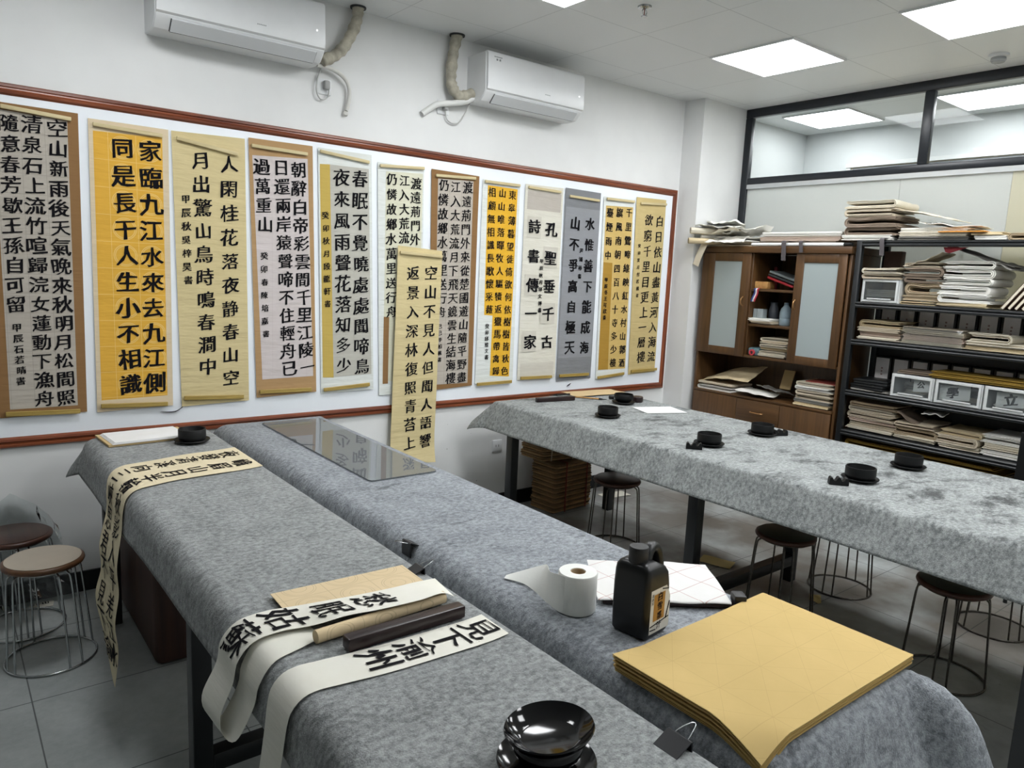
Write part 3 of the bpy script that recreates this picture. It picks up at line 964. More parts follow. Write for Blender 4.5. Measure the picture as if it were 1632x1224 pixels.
# ================================================================== on the left table
def ribbon(A, B, n=10):
    """two rails (near, far side) -> function (s 0..1, t 0..1) -> point, plus length"""
    a, b = cr(A, n), cr(B, n)
    mid = [(p + q) / 2 for p, q in zip(a, b)]
    acc = [0]
    for i in range(1, len(mid)):
        acc.append(acc[-1] + (mid[i] - mid[i - 1]).length)
    Lg = acc[-1]
    def at(s, t):
        d = max(0, min(1, s)) * Lg
        i = 0
        while i < len(acc) - 2 and acc[i + 1] < d:
            i += 1
        f = (d - acc[i]) / max(1e-9, acc[i + 1] - acc[i])
        p = a[i].lerp(a[i + 1], f)
        q = b[i].lerp(b[i + 1], f)
        return p.lerp(q, t)
    return at, Lg
def written_strip(name, label, A, B, m, cols, size, loc, bold=.02, flip=-1, group=None, thick=-.0007, rise=.06, cat='paper strip'):
    """cols: (text, s_start metres, s_step metres, t)"""
    at, L = ribbon(A, B)
    ns = max(30, int(L / .012))
    mb = MB().grid(lambda u, v: at(u, v), ns, 8, thick)
    o = mb.build(name, m, loc=loc, smooth=60)
    tag(o, label, cat, group)
    def pt(s, t):
        p = at(s / L, t)
        du = at(min(1, s / L + .01), t) - at(max(0, s / L - .01), t)
        dv = at(s / L, min(1, t + .05)) - at(s / L, max(0, t - .05))
        nn = du.cross(dv).normalized() * flip
        return p + nn * .0022
    for text, s0, ds, tc in cols:
        ink = MB()
        for i, ch in enumerate(text):
            s = s0 + i * ds
            if s > L - size * .5:
                break
            wdt = (at(s / L, 1) - at(s / L, 0)).length
            brush(ink, ch, lambda dx, dy: pt(s - dy, tc - dx / wdt), size, bold, 1.0, rise)
        ink.build('text_column', M_ink, o, smooth=0)
    return o
P_str = paper('strip_paper', 'd8ccae', .35)
P_str2 = paper('white_strip_paper', 'e6e4da', .3)
# the left felt's outer face: e = distance past the table edge measured along the cloth
def over_left(e, y, lift=.004):
    r, T = .06, math.radians(80)
    if e <= 0:
        return (.565 - e, y, ZT + lift)
    if e <= r * T:
        a = e / r
        h, d = r * math.sin(a), r * (1 - math.cos(a))
    else:
        a = T
        q = e - r * T
        h, d = r * math.sin(T) + q * math.cos(T), r * (1 - math.cos(T)) + q * math.sin(T)
    h += .012 * (e / .2) * wob(.565 * 2.2, y * 2.2, 2 + 9)
    return (.565 - h - lift * math.sin(a) * 1.6, y, ZT - d + lift * math.cos(a))
def drape(ys, es, lift=.004):
    return [over_left(e, y, lift) for e, y in zip(es, ys)]
# long tan strip across the far half, hanging nearly to the floor (rail A near camera, B far side)
zt = ZT + .004
A = [(1.045, -1.165, zt), (.95, -1.185, zt), (.82, -1.20, zt + .002), (.69, -1.215, zt + .001)] + drape([-1.25, -1.262, -1.275, -1.29, -1.31, -1.34], [-.03, 0, .03, .06, .10, .16], .006) + [(.452, -1.40, .64), (.446, -1.45, .56), (.43, -1.46, .46), (.435, -1.47, .36), (.42, -1.475, .24)]
B = [(1.045, -.80, zt), (.95, -.82, zt), (.82, -.845, zt + .003), (.69, -.872, zt)] + drape([-.90, -.915, -.935, -.96, -1.0, -1.06], [-.03, 0, .03, .06, .10, .16], .006) + [(.442, -1.13, .64), (.438, -1.17, .56), (.415, -1.18, .46), (.42, -1.29, .36), (.42, -1.44, .25)]
written_strip('written_paper_strip', 'long tan strip of two brush-written columns hanging off the left table', A, B, P_str,
              [('峨眉山月半輪秋影入平羌江水流', .06, .092, .27), ('夜發清溪向三峽思君不見下渝州', .06, .092, .72)], .1, (.75, -1.05, ZT), .008)
# white strip folded double, lying over the roll and drooping over the edge in a loop
es = [-.06, -.02, .03, .07, .12]
A = [(1.02, -2.635, ZT + .012), (.97, -2.655, ZT + .041), (.90, -2.662, ZT + .043), (.80, -2.655, ZT + .043), (.72, -2.638, ZT + .041), (.665, -2.61, ZT + .024)] + drape([-2.59, -2.582, -2.578, -2.578, -2.578], es, .016) + [(.448, -2.578, .72), (.446, -2.60, .685), (.462, -2.64, .688)] + drape([-2.668, -2.675, -2.672, -2.66, -2.64], [.13, .08, .03, -.03, -.09], .005)
B = [(1.03, -2.525, ZT + .018), (.97, -2.522, ZT + .02), (.90, -2.52, ZT + .02), (.80, -2.51, ZT + .02), (.72, -2.495, ZT + .019), (.665, -2.482, ZT + .017)] + drape([-2.472, -2.466, -2.462, -2.46, -2.462], es, .016) + [(.44, -2.468, .72), (.438, -2.495, .69), (.458, -2.54, .692)] + drape([-2.565, -2.568, -2.56, -2.55, -2.54], [.13, .08, .03, -.03, -.09], .005)
written_strip('written_paper_strip', 'white paper strip with large brush characters drooping in a loop off the left table', A, B, P_str2,
              [('愁眠姑蘇', .21, .108, .5)], .108, (.75, -2.55, ZT), .006)
# nearest white strip
es = [-.04, 0, .03, .06, .09, .14, .20, .26, .34]
A = [(1.028, -2.856, zt), (.96, -2.862, zt), (.84, -2.858, zt), (.72, -2.852, zt)] + drape([-2.838, -2.833, -2.83, -2.83, -2.832, -2.834, -2.835, -2.835, -2.835], es, .005)
B = [(1.03, -2.742, zt), (.96, -2.746, zt), (.84, -2.743, zt), (.72, -2.738, zt)] + drape([-2.728, -2.724, -2.722, -2.724, -2.728, -2.734, -2.738, -2.74, -2.74], es, .005)
written_strip('written_paper_strip', 'nearest white paper strip with four brush characters, hanging off the left table', A, B, P_str2,
              [('見下渝州', .045, .088, .5)], .1, (.75, -2.8, ZT), .006)
# folded beige ring-printed paper and a roll of it
G_b = grid_paper('beige_ring_paper', 'd9c4a0', 'a59375', .118, .1, -.06, 0, amt=.4, circ=(.044, .038, .02), circ_w=.001, axes=(0, 1), crease=0)
m = MB()
for k in range(5):
    m.box((-.185 - .002 * k, -.062, .0015 * k), (.182 - .003 * (k % 2), .05 + .003 * (k % 3), .0015 * k + .0012))
o = MB()
M = rotz((.822, -2.437, ZT + .003), -2)
for k in range(5):
    o.box((-.183 - .002 * k, -.07, .0022 * k), (.182 - .003 * (k % 2), .05 + .003 * (k % 3), .0022 * k + .0018), M)
tag(o.build('folded_practice_paper', G_b, loc=(.822, -2.437, ZT + .003), smooth=0), 'folded beige practice paper printed with rings, under the drooping white strip', 'paper')
t = thing('paper_roll', 'thin beige roll of ring-printed paper beside the dark wooden paperweight', 'paper roll', (.81, -2.645, ZT))
MB().tube([(.634, -2.655, ZT + .0195), (.985, -2.637, ZT + .0195)], .0155, 16).build('rolled_sheet', G_b, t)
# paperweight
M_dwood = wood('dark_wood', '170d0e', '33201f', .3, 'X')
tag(MB().box((-.155, -.017, 0), (.155, .017, .03), rotz((.833, -2.716, ZT + .0035), 0), bev=.003).build('paperweight', M_dwood, loc=(.833, -2.716, ZT + .0035)),
    'dark red wooden paperweight bar on the left table', 'paperweight')
# papers at the far end
M_sheet = paper('white_sheet', 'e9e9ea', 0)
M_kraft = paper('kraft_paper', 'c9b083', .2)
t = thing('paper_pad', 'white sheets on a kraft folder at the far end of the left table', 'papers', (.75, -.45, ZT))
M0 = rotz((.755, -.435, ZT + .003), 4)
MB().box((-.185, -.115, 0), (.18, .125, .009), M0).build('kraft_folder', M_kraft, t, smooth=0)
o = MB()
for k in range(4):
    o.box((-.17 + .004 * k, -.118 + .003 * k, .0095 + .002 * k), (.16 - .002 * k, .11, .011 + .002 * k), M0)
o.build('white_sheets', M_sheet, t, smooth=0)

# bowls and saucers
M_cer = mat('black_ceramic', '0b0c0d', .5, var=.3, vscale=30, spec=.3)
M_cer2 = mat('matte_black_ceramic', '0e0f10', .6, var=.3, vscale=25)
M_gloss = mat('glossy_black', '08080a', .09, var=.05, spec=.4)
M_wetink = mat('wet_ink', '08080a', .12)
def bowl_mesh(c, r, h, m, round_=False):
    p = [(0, .004), (r * .72, .002), (r * .74, 0), (r * .8, .002)]
    if round_:
        p = [(0, .004), (r * .45, .003), (r * .5, 0), (r * .55, .003), (r * .85, h * .3), (r * .98, h * .6), (r, h * .85), (r * .94, h), (r * .9, h * .98), (r * .93, h * .8), (r * .8, h * .35), (r * .4, h * .16), (0, h * .14)]
    else:
        p += [(r * .97, h * .16), (r, h * .4), (r, h * .94), (r * .98, h), (r * .93, h), (r * .91, h * .94), (r * .91, h * .35), (r * .8, h * .2), (0, h * .18)]
    return MB().lathe(p, c, 40)
def bowl(c, label, r=.062, h=.056, m=None, round_=False, group='ink bowls on the long table', ink=True):
    t = thing('ink_bowl', label, 'bowl', c, group)
    bowl_mesh(c, r, h, m, round_).build('bowl', m or M_cer2, t, smooth=50)
    if ink:
        MB().lathe([(0, h * .42), (r * .9, h * .42)], c, 32).build('ink', M_wetink, t)
    return t
def saucer(c, label, r=.08, m=None, group='saucers under the ink bowls'):
    p = [(0, .003), (r * .55, .002), (r * .58, 0), (r * .64, .002), (r * .9, .008), (r, .014), (r * .985, .0165), (r * .9, .0125), (r * .66, .0065), (0, .0062)]
    return tag(MB().lathe(p, c, 40).build('saucer', m or M_cer2, loc=c, smooth=50), label, 'saucer', group)
zs = ZT + .0015
saucer((.913, -.612, zs), 'black saucer at the far end of the left table', .078)
bowl((.913, -.612, zs + .0066), 'black ink bowl beside the white papers on the left table', .06, .058, ink=True)
saucer((.795, -3.262, zs), 'glossy black saucer at the bottom edge of the photo', .088, M_gloss)
bowl((.795, -3.262, zs + .0066), 'glossy black bowl at the bottom edge, with a dish on it', .062, .05, M_gloss, True)
# shiny dish lying on the near bowl
c = (.785, -3.278, zs + .064)
M = Matrix.Translation(Vector(c)) @ Matrix.Rotation(math.radians(-5), 4, 'X') @ Matrix.Rotation(math.radians(-4), 4, 'Y')
r = .078
tag(MB().lathe([(0, -.002), (r * .55, -.002), (r * .6, -.004), (r * .66, -.001), (r * .92, .012), (r, .022), (r * .985, .0245), (r * .9, .017), (r * .66, .0055), (r * .6, .004), (0, .0035)], (0, 0, 0), 48, M).build('ink_dish', M_gloss, loc=c, smooth=50),
    'shiny black dish resting across the near bowl', 'dish')

# binder clips gripping the felt edges
def clip(c, ang, label, w=.032, handle=True):
    t = thing('binder_clip', label, 'binder clip', c)
    M = rotz(c, ang)
    m = MB()
    S = 1.35
    pr = [(x * S - .012, z * S) for x, z in [(-.018, .0035), (.010, .0155), (.012, .0155), (.013, 0), (.012, -.0165), (.010, -.0165), (-.018, -.0075), (-.018, -.0088), (.011, -.0185), (.0145, -.017), (.0155, 0), (.0145, .017), (.011, .018), (-.018, .0048)]]
    m.loft([[(x, y, z) for x, z in pr] for y in (-w / 2, w / 2)], True, M)
    m.build('clip_body', mat('clip_black', '15161a', .35), t, smooth=20)
    if handle:
        h = MB()
        h.tube([M @ p for p in cr([(-.017, -w * .3, .006), (.012, -w * .26, .022), (.04, -w * .12, .03), (.048, 0, .031), (.04, w * .12, .03), (.012, w * .26, .022), (-.017, w * .3, .006)], 6)], .0011, 6)
        h.build('wire_handle', M_steel, t)
    return t
clip((1.036, -2.43, ZT - .006), 0, 'black binder clip on the left table felt, beside the folded practice paper', .045)
clip((1.036, -3.354, ZT - .006), 0, 'black binder clip on the left table felt, near the bottom edge of the photo', .055)
clip((1.128, -2.215, ZT - .02), 180, 'black binder clip on the left edge of the middle felt', .05)

# ================================================================== on the middle table
x0, x1, y0, y1 = 1.322, 1.636, -.362, -1.585
m = MB()
m.loft([MB.rrect(x0, x1, y1, y0, ZT + z, .02, 4) for z in (.0025, .0075)], True)
tag(m.build('acrylic_board', thin_glass('acrylic', (.86, .88, .9), 1.7, .012, .3, 'bcc2c6'), loc=((x0 + x1) / 2, (y0 + y1) / 2, ZT + .0025), smooth=30),  # pale haze puts the sheet's milky reflected light into its colour
    'clear rounded acrylic sheet mirroring the scrolls on the middle table', 'acrylic sheet')
# toilet roll
c = (1.254, -2.845, ZT + .003)
t = thing('toilet_roll', 'white toilet paper roll standing with its tail pulled out', 'toilet roll', c)
M_tis = mat('tissue', 'e6e7e2', .9, var=.03, bump=.15, bscale=160)
MB().lathe([(.02, 0), (.048, 0), (.05, .003), (.05, .098), (.048, .101), (.02, .101), (.02, 0)], c, 48).build('paper_roll', M_tis, t, smooth=50)
MB().lathe([(.0195, 0.002), (.0195, .0995), (.018, .0995), (.018, 0.002)], c, 32).build('cardboard_core', mat('core_card', 'bda98a', .8), t, smooth=50)
MB().lathe([(0, .06), (.018, .06)], c, 24).build('core_bottom', mat('core_card', 'bda98a', .8), t)
A = [(1.206, -2.855, ZT + .004), (1.203, -2.83, ZT + .004), (1.21, -2.78, ZT + .005), (1.225, -2.72, ZT + .005), (1.23, -2.66, ZT + .006), (1.21, -2.60, ZT + .004)]
B = [(1.206, -2.855, ZT + .102), (1.204, -2.83, ZT + .10), (1.222, -2.775, ZT + .085), (1.262, -2.72, ZT + .072), (1.285, -2.67, ZT + .05), (1.225, -2.59, ZT + .006)]
at, L = ribbon(A, B)
MB().grid(lambda u, v: at(u, v), 40, 8, .0006).build('loose_tail', M_tis, t, smooth=80)
# ink bottle
c = Vector((1.312, -3.007, ZT + .003))
t = thing('ink_bottle', 'black plastic ink jug with handle and tan label', 'ink bottle', c)
Mb = rotz(c, 7) @ Matrix.Scale(1.05, 4)
M_bot = mat('bottle_black', '0c0d0e', .34, var=.1, spec=.4)
def rs(x0, x1, y, z, r=.013):
    return MB.rrect(x0, x1, -y, y, z, r, 5)
m = MB()
m.loft([rs(-.044, .044, .044, 0, .012), rs(-.048, .048, .048, .006), rs(-.049, .049, .049, .06), rs(-.049, .046, .049, .115), rs(-.048, .040, .048, .145), rs(-.047, .03, .046, .158), rs(-.044, .012, .04, .167), rs(-.038, .004, .032, .172)], True, Mb)
m.build('bottle_body', M_bot, t, smooth=50)
m = MB()
hp = cr([(-.004, 0, .150), (.004, 0, .178), (.022, 0, .192), (.042, 0, .186), (.053, 0, .162), (.054, 0, .125), (.046, 0, .095)], 7)
m.tube([Mb @ p for p in hp], lambda u: .024 - .008 * math.sin(math.pi * u), 12, flat=.8)
m.build('handle', M_bot, t, smooth=60)
cm = MB()
cp = [(.020, .166), (.0225, .17), (.0225, .202), (.021, .205), (0, .205)]
cm.lathe(cp, (-.022, 0, 0), 40, Mb)
cm.build('cap', mat('cap_black', '1b1c1e', .5, bump=.3, bscale=200), t, smooth=40)
def lab(u, v):      # label on the long side facing the camera
    x = -.034 + .078 * u
    z = .012 + .104 * v
    if v > .72:
        x = min(x, .044 - (v - .72) * .06)
    return Mb @ Vector((x, -.0497, z))
lb = MB().grid(lab, 10, 10).build('label', paper('label_white', 'd8d5cc', 0, var=.15), t)
lc = MB().grid(lambda u, v: Mb @ Vector((-.022 + .044 * u, -.0501, .04 + .064 * v)), 2, 2)
lc.build('label_centre', paper('label_tan', 'b98a45', 0, var=.35), lb)
ink = MB()
for i, ch in enumerate('白雪墨汁'):
    brush(ink, ch, lambda dx, dy: Mb @ Vector((.002 + dx, -.0507, .096 - .0225 * i + dy)), .022, .02)
for i, ch in enumerate('書畫家'):
    brush(ink, ch, lambda dx, dy: Mb @ Vector((-.028 + dx, -.0507, .104 - .009 * i + dy)), .009, .01)
for a, b in (((.028, .035), (.041, .075)), ((-.032, .03), (.04, .038)), ((.01, .112), (.034, .107)), ((-.032, .022), (-.01, .02))):
    ink.tube([Mb @ Vector((a[0], -.0504, a[1])), Mb @ Vector((b[0], -.0504, b[1]))], .0012, 5)
ink.build('label_lettering', M_ink, lb, smooth=0)
# white gridded sheet behind the bottle, on a dark ruler
G_w = grid_paper('white_grid_paper', 'dddcdb', 'b58f8a', .095, .085, 0, 0, amt=.8, axes=(0, 1), crease=0)
c = (1.535, -2.862, ZT + .003)
Mw = rotz(c, -37.5)
def ws(u, v):
    x, y = -.175 + .35 * u, -.12 + .245 * v
    z = .019 + .005 * wob(x * 9, y * 9, 4)
    return Mw @ Vector((x, y, z))
m = MB().grid(ws, 16, 12, .0008)
# the near edge is folded under
m.grid(lambda u, v: Mw @ Vector((-.175 + .35 * u, -.12 - .011 * math.sin(math.pi * v), .019 + .005 * wob((-.175 + .35 * u) * 9, -.12 * 9, 4) - .003 * (1 - math.cos(math.pi * v)))), 16, 8, .0008)
tag(m.build('practice_sheet', G_w, loc=c, smooth=60), 'white gridded practice sheet behind the ink jug', 'paper')
Mk = rotz((1.535, -2.862, ZT + .003), -37.5)
tag(MB().box((-.16, -.125, 0), (.215, -.095, .0095), Mk, bev=.002).build('wooden_ruler', M_dwood, loc=(1.46, -2.95, ZT + .003)), 'dark wooden ruler poking out from under the white gridded sheet', 'ruler')
tag(MB().box((.183, -.13, .0), (.215, -.09, .026), rotz((1.535, -2.862, ZT + .0132), -37.5), bev=.004).build('ink_stick', mat('ink_stick_black', '121214', .5), loc=(1.62, -3.06, ZT + .013)), 'small black ink stick beside the white gridded sheet', 'ink stick')

# stack of tan practice paper at the near end, drooping over the left edge
G_t = grid_paper('tan_grid_paper', 'c9ae74', 'b09661', .145, .123, .0, .0, lw=.0008, amt=.45, axes=(0, 1), crease=0, diag=True)
P_t = paper('tan_sheet', 'b99c62', 0)
c = (1.37, -3.305, ZT + .003)
t = thing('practice_paper_stack', 'thick stack of tan practice paper bending over the near end of the middle table', 'paper stack', c)
def sheet(u, v, k, n, th):
    e = k / (n - 1)
    x = 1.716 - .596 * u + .005 * wob(k * 3.1, 1) + (.012 * (1 - e) if u > .5 else 0)
    y = -3.474 + .39 * v + .005 * wob(k * 2.3, 7) - .018 * u * v
    q = max(0, 1.215 - x) / .095                     # past the table's rounded edge
    z = ZT + .005 + th * e * (1 + .9 * min(q, 1.1)) - .012 * q ** 1.5 * (1 - .6 * e)
    z += .0025 * wob(x * 4, y * 4, k * .3)
    if v < .3:
        z -= (.3 - v) ** 1.3 * .2 * max(0, min(1, (1.212 - x) / .09)) ** 1.3
    return (x, y, z)
n = 9
for k in range(n):
    last = k == n - 1
    mb = MB().grid(lambda u, v: sheet(u, v, k, n, .019), 40, 16, .0021)
    if last:
        mb.build('top_sheet', G_t, t, smooth=40)
    else:
        mb.build('paper_quire', P_t, t, smooth=40)
# ================================================================== stools and things on the floor
M_wire = mat('chrome_wire', 'b7babb', .18, .95)
M_rim = wood('stool_rim', '3a2119', '5a382a', .4, 'X')
def stool(c, label, top, rimm=None, group='round wire stools', ring_off=(0, 0), rz=0.0, wire=None):
    x, y = c
    t = thing('stool', label, 'stool', (x, y, 0), group)
    MB().lathe([(0, .418), (.128, .418), (.147, .424), (.151, .433), (.149, .441), (.14, .446), (0, .446)], (x, y, 0), 48).build('seat', rimm or M_rim, t, smooth=50)
    MB().lathe([(0, .4462), (.136, .4462), (.1385, .448), (.136, .4495), (0, .4495)], (x, y, 0), 48).build('seat_top', top, t, smooth=50)
    rx, ry = x + ring_off[0], y + ring_off[1]
    w = wire or M_wire
    MB().tube([(rx + .168 * math.cos(a * math.pi / 24), ry + .168 * math.sin(a * math.pi / 24), .0055) for a in range(48)], .0052, 8, True).build('floor_ring', w, t, smooth=80)
    MB().tube([(x + .118 * math.cos(a * math.pi / 18), y + .118 * math.sin(a * math.pi / 18), .412) for a in range(36)], .004, 6, True).build('seat_ring', w, t, smooth=80)
    for k in range(4):
        a0 = rz + math.pi / 2 * k
        pts = []
        for s, zz in ((-1, .006), (-1, .2), (-1, .37)):
            a = a0 + s * .16
            rr = .168 - (.168 - .14) * zz / .41
            f = 1 - zz / .41
            pts.append((x + ring_off[0] * f + rr * math.cos(a), y + ring_off[1] * f + rr * math.sin(a), zz))
        def inner(s, rr, zz):
            a = a0 + s * .16
            return (x + rr * math.cos(a), y + rr * math.sin(a), zz)
        P = pts + [inner(-1, .13, .404), inner(-1, .10, .413), inner(0, .08, .414), inner(1, .10, .413), inner(1, .13, .404)]
        for s, zz in ((1, .37), (1, .2), (1, .006)):
            a = a0 + s * .16
            rr = .168 - (.168 - .14) * zz / .41
            f = 1 - zz / .41
            P.append((x + ring_off[0] * f + rr * math.cos(a), y + ring_off[1] * f + rr * math.sin(a), zz))
        MB().tube(cr(P, 5), .0044, 7).build('leg', w, t, smooth=80)
    return t
M_sdark = wood('dark_seat', '31201a', '4c3328', .4, 'Y')
M_spale = mat('pale_seat_top', 'c3b7a6', .55, var=.05)
M_sgreen = mat('dark_green_seat_top', '4c5346', .45, var=.15)
M_wired = mat('dark_wire', '5a5650', .35, .8, var=.3, vscale=60)
stool((.306, -.648), 'stool with a pale cream seat at the left edge of the photo', M_spale, wood('pale_rim', '4d3222', '75502f', .4, 'X'), ring_off=(.012, .0), rz=.45)
stool((.232, -.272), 'stool with a plain dark brown seat, behind the cream one', M_sdark, ring_off=(.015, .0), rz=.2)
stool((3.365, -1.0), 'dark brown stool under the long table beside the tied bundles', M_sdark, rz=.5, wire=M_wired)
stool((3.40, -2.165), 'stool with dark green seat under the middle of the long table', M_sgreen, rz=.7, wire=M_wired)
stool((4.02, -2.17), 'stool at the far side of the long table, only legs and ring showing', M_sgreen, rz=.1, wire=M_wired)
stool((3.49, -2.935), 'stool with dark green seat half under the long table at the right edge', M_sgreen, rz=.3, wire=M_wired)
stool((4.245, -2.88), 'stool behind the long table at the right edge, only its ring showing', M_sgreen, rz=.9, wire=M_wired)

# tied bundles of folded brown paper under the long table
M_bund = mat('bundle_brown', 'a5855c', .8, var=.3, vscale=7, bump=.3, bscale=20)
M_bund2 = mat('bundle_dark', '7d6546', .85, var=.3, vscale=9)
M_cordr, M_cordw = mat('red_cord', '7c3226', .7), mat('pale_cord', 'b9a98c', .7)
def bundle(label, c, w, d, h, n, ang, tilt, cords, cm, seed):
    t = thing('tied_bundle', label, 'paper bundle', c, 'tied bundles under the long table')
    M = rotz(c, ang, tilt)
    rnd = random.Random(seed)
    hh = h / n
    body = MB()
    for k in range(n):
        ex, ey = rnd.uniform(-.006, .006), rnd.uniform(-.006, .006)
        body.mat(k % 2)
        z = k * hh
        pr = []
        secs = [(z + hh * .05, .006), (z + hh * .35, 0), (z + hh * .65, 0), (z + hh * .95, .006)]
        body.loft([MB.rrect(-w / 2 + ex + i, w / 2 + ex - i, -d / 2 + ey + i, d / 2 + ey - i, zz, .02, 3) for zz, i in secs], True, M)
    body.build('folded_paper', [M_bund, M_bund2], t, smooth=40)
    for q in cords:
        e = .007
        P = [(q, -d / 2 - e, 0), (q, -d / 2 - e, h * .5), (q, -d / 2 - e, h + .002), (q, 0, h + .004), (q, d / 2 + e, h), (q, d / 2 + e, h / 2), (q, d / 2 + e, 0)]
        MB().tube([M @ Vector(p) for p in P], .0045, 6).build('cord', cm, t, smooth=80)
bundle('tied bundle of folded brown paper on the floor, bound with red cord', (3.622, -.205, .002), .40, .25, .365, 20, 4, ('Y', 0), (-.09, .13), M_cordr, 3)
bundle('smaller tied bundle leaning askew on top of the red-corded one', (3.52, -.185, .385), .40, .24, .20, 12, 3, ('Y', 3), (-.12, .1), M_cordw, 9)

def flat_sheet(name, label, c, w, d, ang, m, cat='paper', curl=.006, seed=0, th=.0008, n=10):
    M = rotz(c, ang)
    mb = MB().grid(lambda u, v: M @ Vector((-w / 2 + w * u, -d / 2 + d * v, .002 + curl * (0.5 + .5 * wob(u * 2, v * 2, seed)) )), n, n, th)
    return tag(mb.build(name, m, loc=c, smooth=60), label, cat)
flat_sheet('scrap_sheet', 'tan paper lying on the floor beside the long table leg', (3.71, -1.55, 0), .2, .13, -70, P_tan2, seed=3, curl=.01)
flat_sheet('scrap_sheet', 'pale sheet with ink marks on the floor behind the dark brown stool', (4.17, -.235, 0), .24, .12, -8, P_ivory, seed=4)
flat_sheet('scrap_sheet', 'small crumpled yellowish scrap on the floor by the stool ring', (3.735, -2.185, 0), .1, .06, 30, P_tan2, seed=6, curl=.02)
tg = flat_sheet('paper_tag', 'small paper tag with brush writing lying by the wall behind the stools', (.338, -.085, 0), .1, .06, -10, P_ivory, seed=7, curl=.004)
ink = MB()
for i, ch in enumerate('江山'):
    brush(ink, ch, lambda dx, dy: (.315 + .04 * i + dx, -.085 + dy, .0105), .035, .03)
ink.build('brush_writing', M_ink, tg, smooth=0)
# reddish box under the left table
t = thing('wooden_box', 'reddish brown box on the floor under the far end of the left table', 'box', (.82, -.62, 0))
MB().box((.655, -.985, 0), (.915, -.235, .47), bev=.03).build('box_body', wood('red_brown_wood', '35201a', '4a2d22', .55, 'Z'), t)
MB().box((.648, -.992, .471), (.922, -.228, .5), bev=.01).build('box_lid', wood('box_lid_wood', '3a2518', '513420', .55, 'Y'), t)
# crumpled clear bag leaning on the wall
def bagf(u, v):
    top = .57 - .95 * abs(u - .30) * .30 - (.10 if u > .8 else 0) * 0
    x = .13 + .37 * u + .02 * wob(u * 6, v * 6, 3)
    z = .004 + (top - .004) * v
    x += (.315 - x) * .55 * v * (abs(u - .3))
    y = -.018 - .05 * (1 - v) - .022 * abs(wob(u * 5, v * 5, 8)) - .02 * abs(wob(u * 11, v * 9, 2))
    return (x, y, z)
tag(MB().grid(bagf, 14, 14, -.0006).build('clear_bag', thin_glass('clear_film', (.95, .97, .97), 1.5, .06, .04, 'cfd4d6'), loc=(.3, -.05, 0), smooth=0),
    'crumpled clear plastic bag leaning on the wall behind the stools', 'plastic bag')

# ================================================================== on the long table
LB = [((3.194, -1.045), 'black ink bowl on the long table nearest the far left corner', .062, False), ((3.636, -.757), 'black rounded ink bowl beside the lidded jar by the brushes', .066, True),
      ((3.142, -1.832), 'black ink bowl with an uncovered brush rest at its left, level with the drawer', .062, False), ((3.642, -1.818), 'black ink bowl at the back of the long table below the drawer', .062, False),
      ((3.196, -2.605), 'black ink bowl with a brush rest, nearest the right edge at the front', .064, False), ((3.65, -2.612), 'black ink bowl at the back right in front of the rack', .062, False)]
for (x, y), lb, r, rd in LB:
    saucer((x, y, zs), lb.replace('ink bowl', 'saucer of the bowl', 1).replace('an uncovered brush', 'a brush'), .079, M_cer)
    bowl((x, y, zs + .0066), lb, r, .057 if not rd else .06, M_cer, rd)
tag(MB().lathe([(0, 0), (.034, 0), (.038, .006), (.038, .034), (.034, .039), (.012, .04), (0, .04)], (3.783, -.75, zs), 32).build('ink_jar', mat('jar_brown', '2a1b1b', .35), loc=(3.783, -.75, zs)), 'small dark round jar behind the rounded ink bowl', 'jar')
def brush_rest(c, ang, label):
    M = rotz(c, ang)
    m = MB()
    w, d = .08, .034
    top = [(-.5, .012), (-.48, .026), (-.42, .032), (-.34, .031), (-.27, .02), (-.2, .016), (-.13, .02), (-.08, .03), (.0, .034), (.08, .03), (.13, .02), (.2, .016), (.27, .02), (.34, .031), (.42, .032), (.48, .026), (.5, .012)]
    P = [(x * w, z) for x, z in top]
    m.loft([[(x, y, z) for x, z in [(-w / 2, 0)] + P + [(w / 2, 0)]] for y in (-d / 2, d / 2)], True, M)
    tag(m.build('brush_rest', M_cer, loc=c, smooth=30), label, 'brush rest', 'brush rests beside ink bowls')
brush_rest((3.003, -1.845, zs), -50, 'black brush rest beside the front bowl below the wooden cabinet')
brush_rest((3.046, -2.585, zs), -50, 'black brush rest beside the front bowl nearest the right edge')
brush_rest((3.735, -1.872, zs), -30, 'black brush rest on the right of the bowl at the back of the table')
tag(MB().box((-.15, -.017, 0), (.15, .017, .028), rotz((3.262, -.488, zs), -8), bev=.003).build('paperweight', M_dwood, loc=(3.262, -.488, zs)), 'dark wooden paperweight bar at the far end of the long table', 'paperweight')
flat_sheet('kraft_sheet', 'tan sheet of paper under brushes at the far end of the long table', (3.74, -.372, zs), .46, .19, -6, paper('kraft_sheet_paper', 'cdb58d', .1), curl=.012, seed=2)
flat_sheet('blank_sheet', 'plain white sheet on the long table beside the rounded bowl', (3.68, -1.035, zs), .285, .21, -20, M_sheet, curl=.0015, seed=5)
def brush_pen(a, b, label, m, r=.0042):
    a, b = Vector(a), Vector(b)
    t = thing('writing_brush', label, 'brush', tuple((a + b) / 2), 'writing brushes on the long table')
    d = (b - a).normalized()
    MB().tube([a, b], r, 10).build('handle', m, t)
    MB().tube([b, b + d * .018, b + d * .03, b + d * .055], lambda u: r * (1.15 if u < .5 else 1.0) * (1.25 - u), 10).build('bristles', mat('inked_bristles', '191716', .7), t)
M_bam = wood('bamboo', '9a6d3c', 'c49a5f', .45, 'X')
brush_pen((3.475, -.43, zs + .006), (3.585, -.575, zs + .006), 'bamboo writing brush with inked tip in front of the tan sheet', M_bam, .0055)
brush_pen((3.47, -.405, zs + .02), (3.42, -.33, zs + .006), 'short dark writing brush lying at the left end of the tan sheet', mat('brush_black', '1a1716', .4), .006)
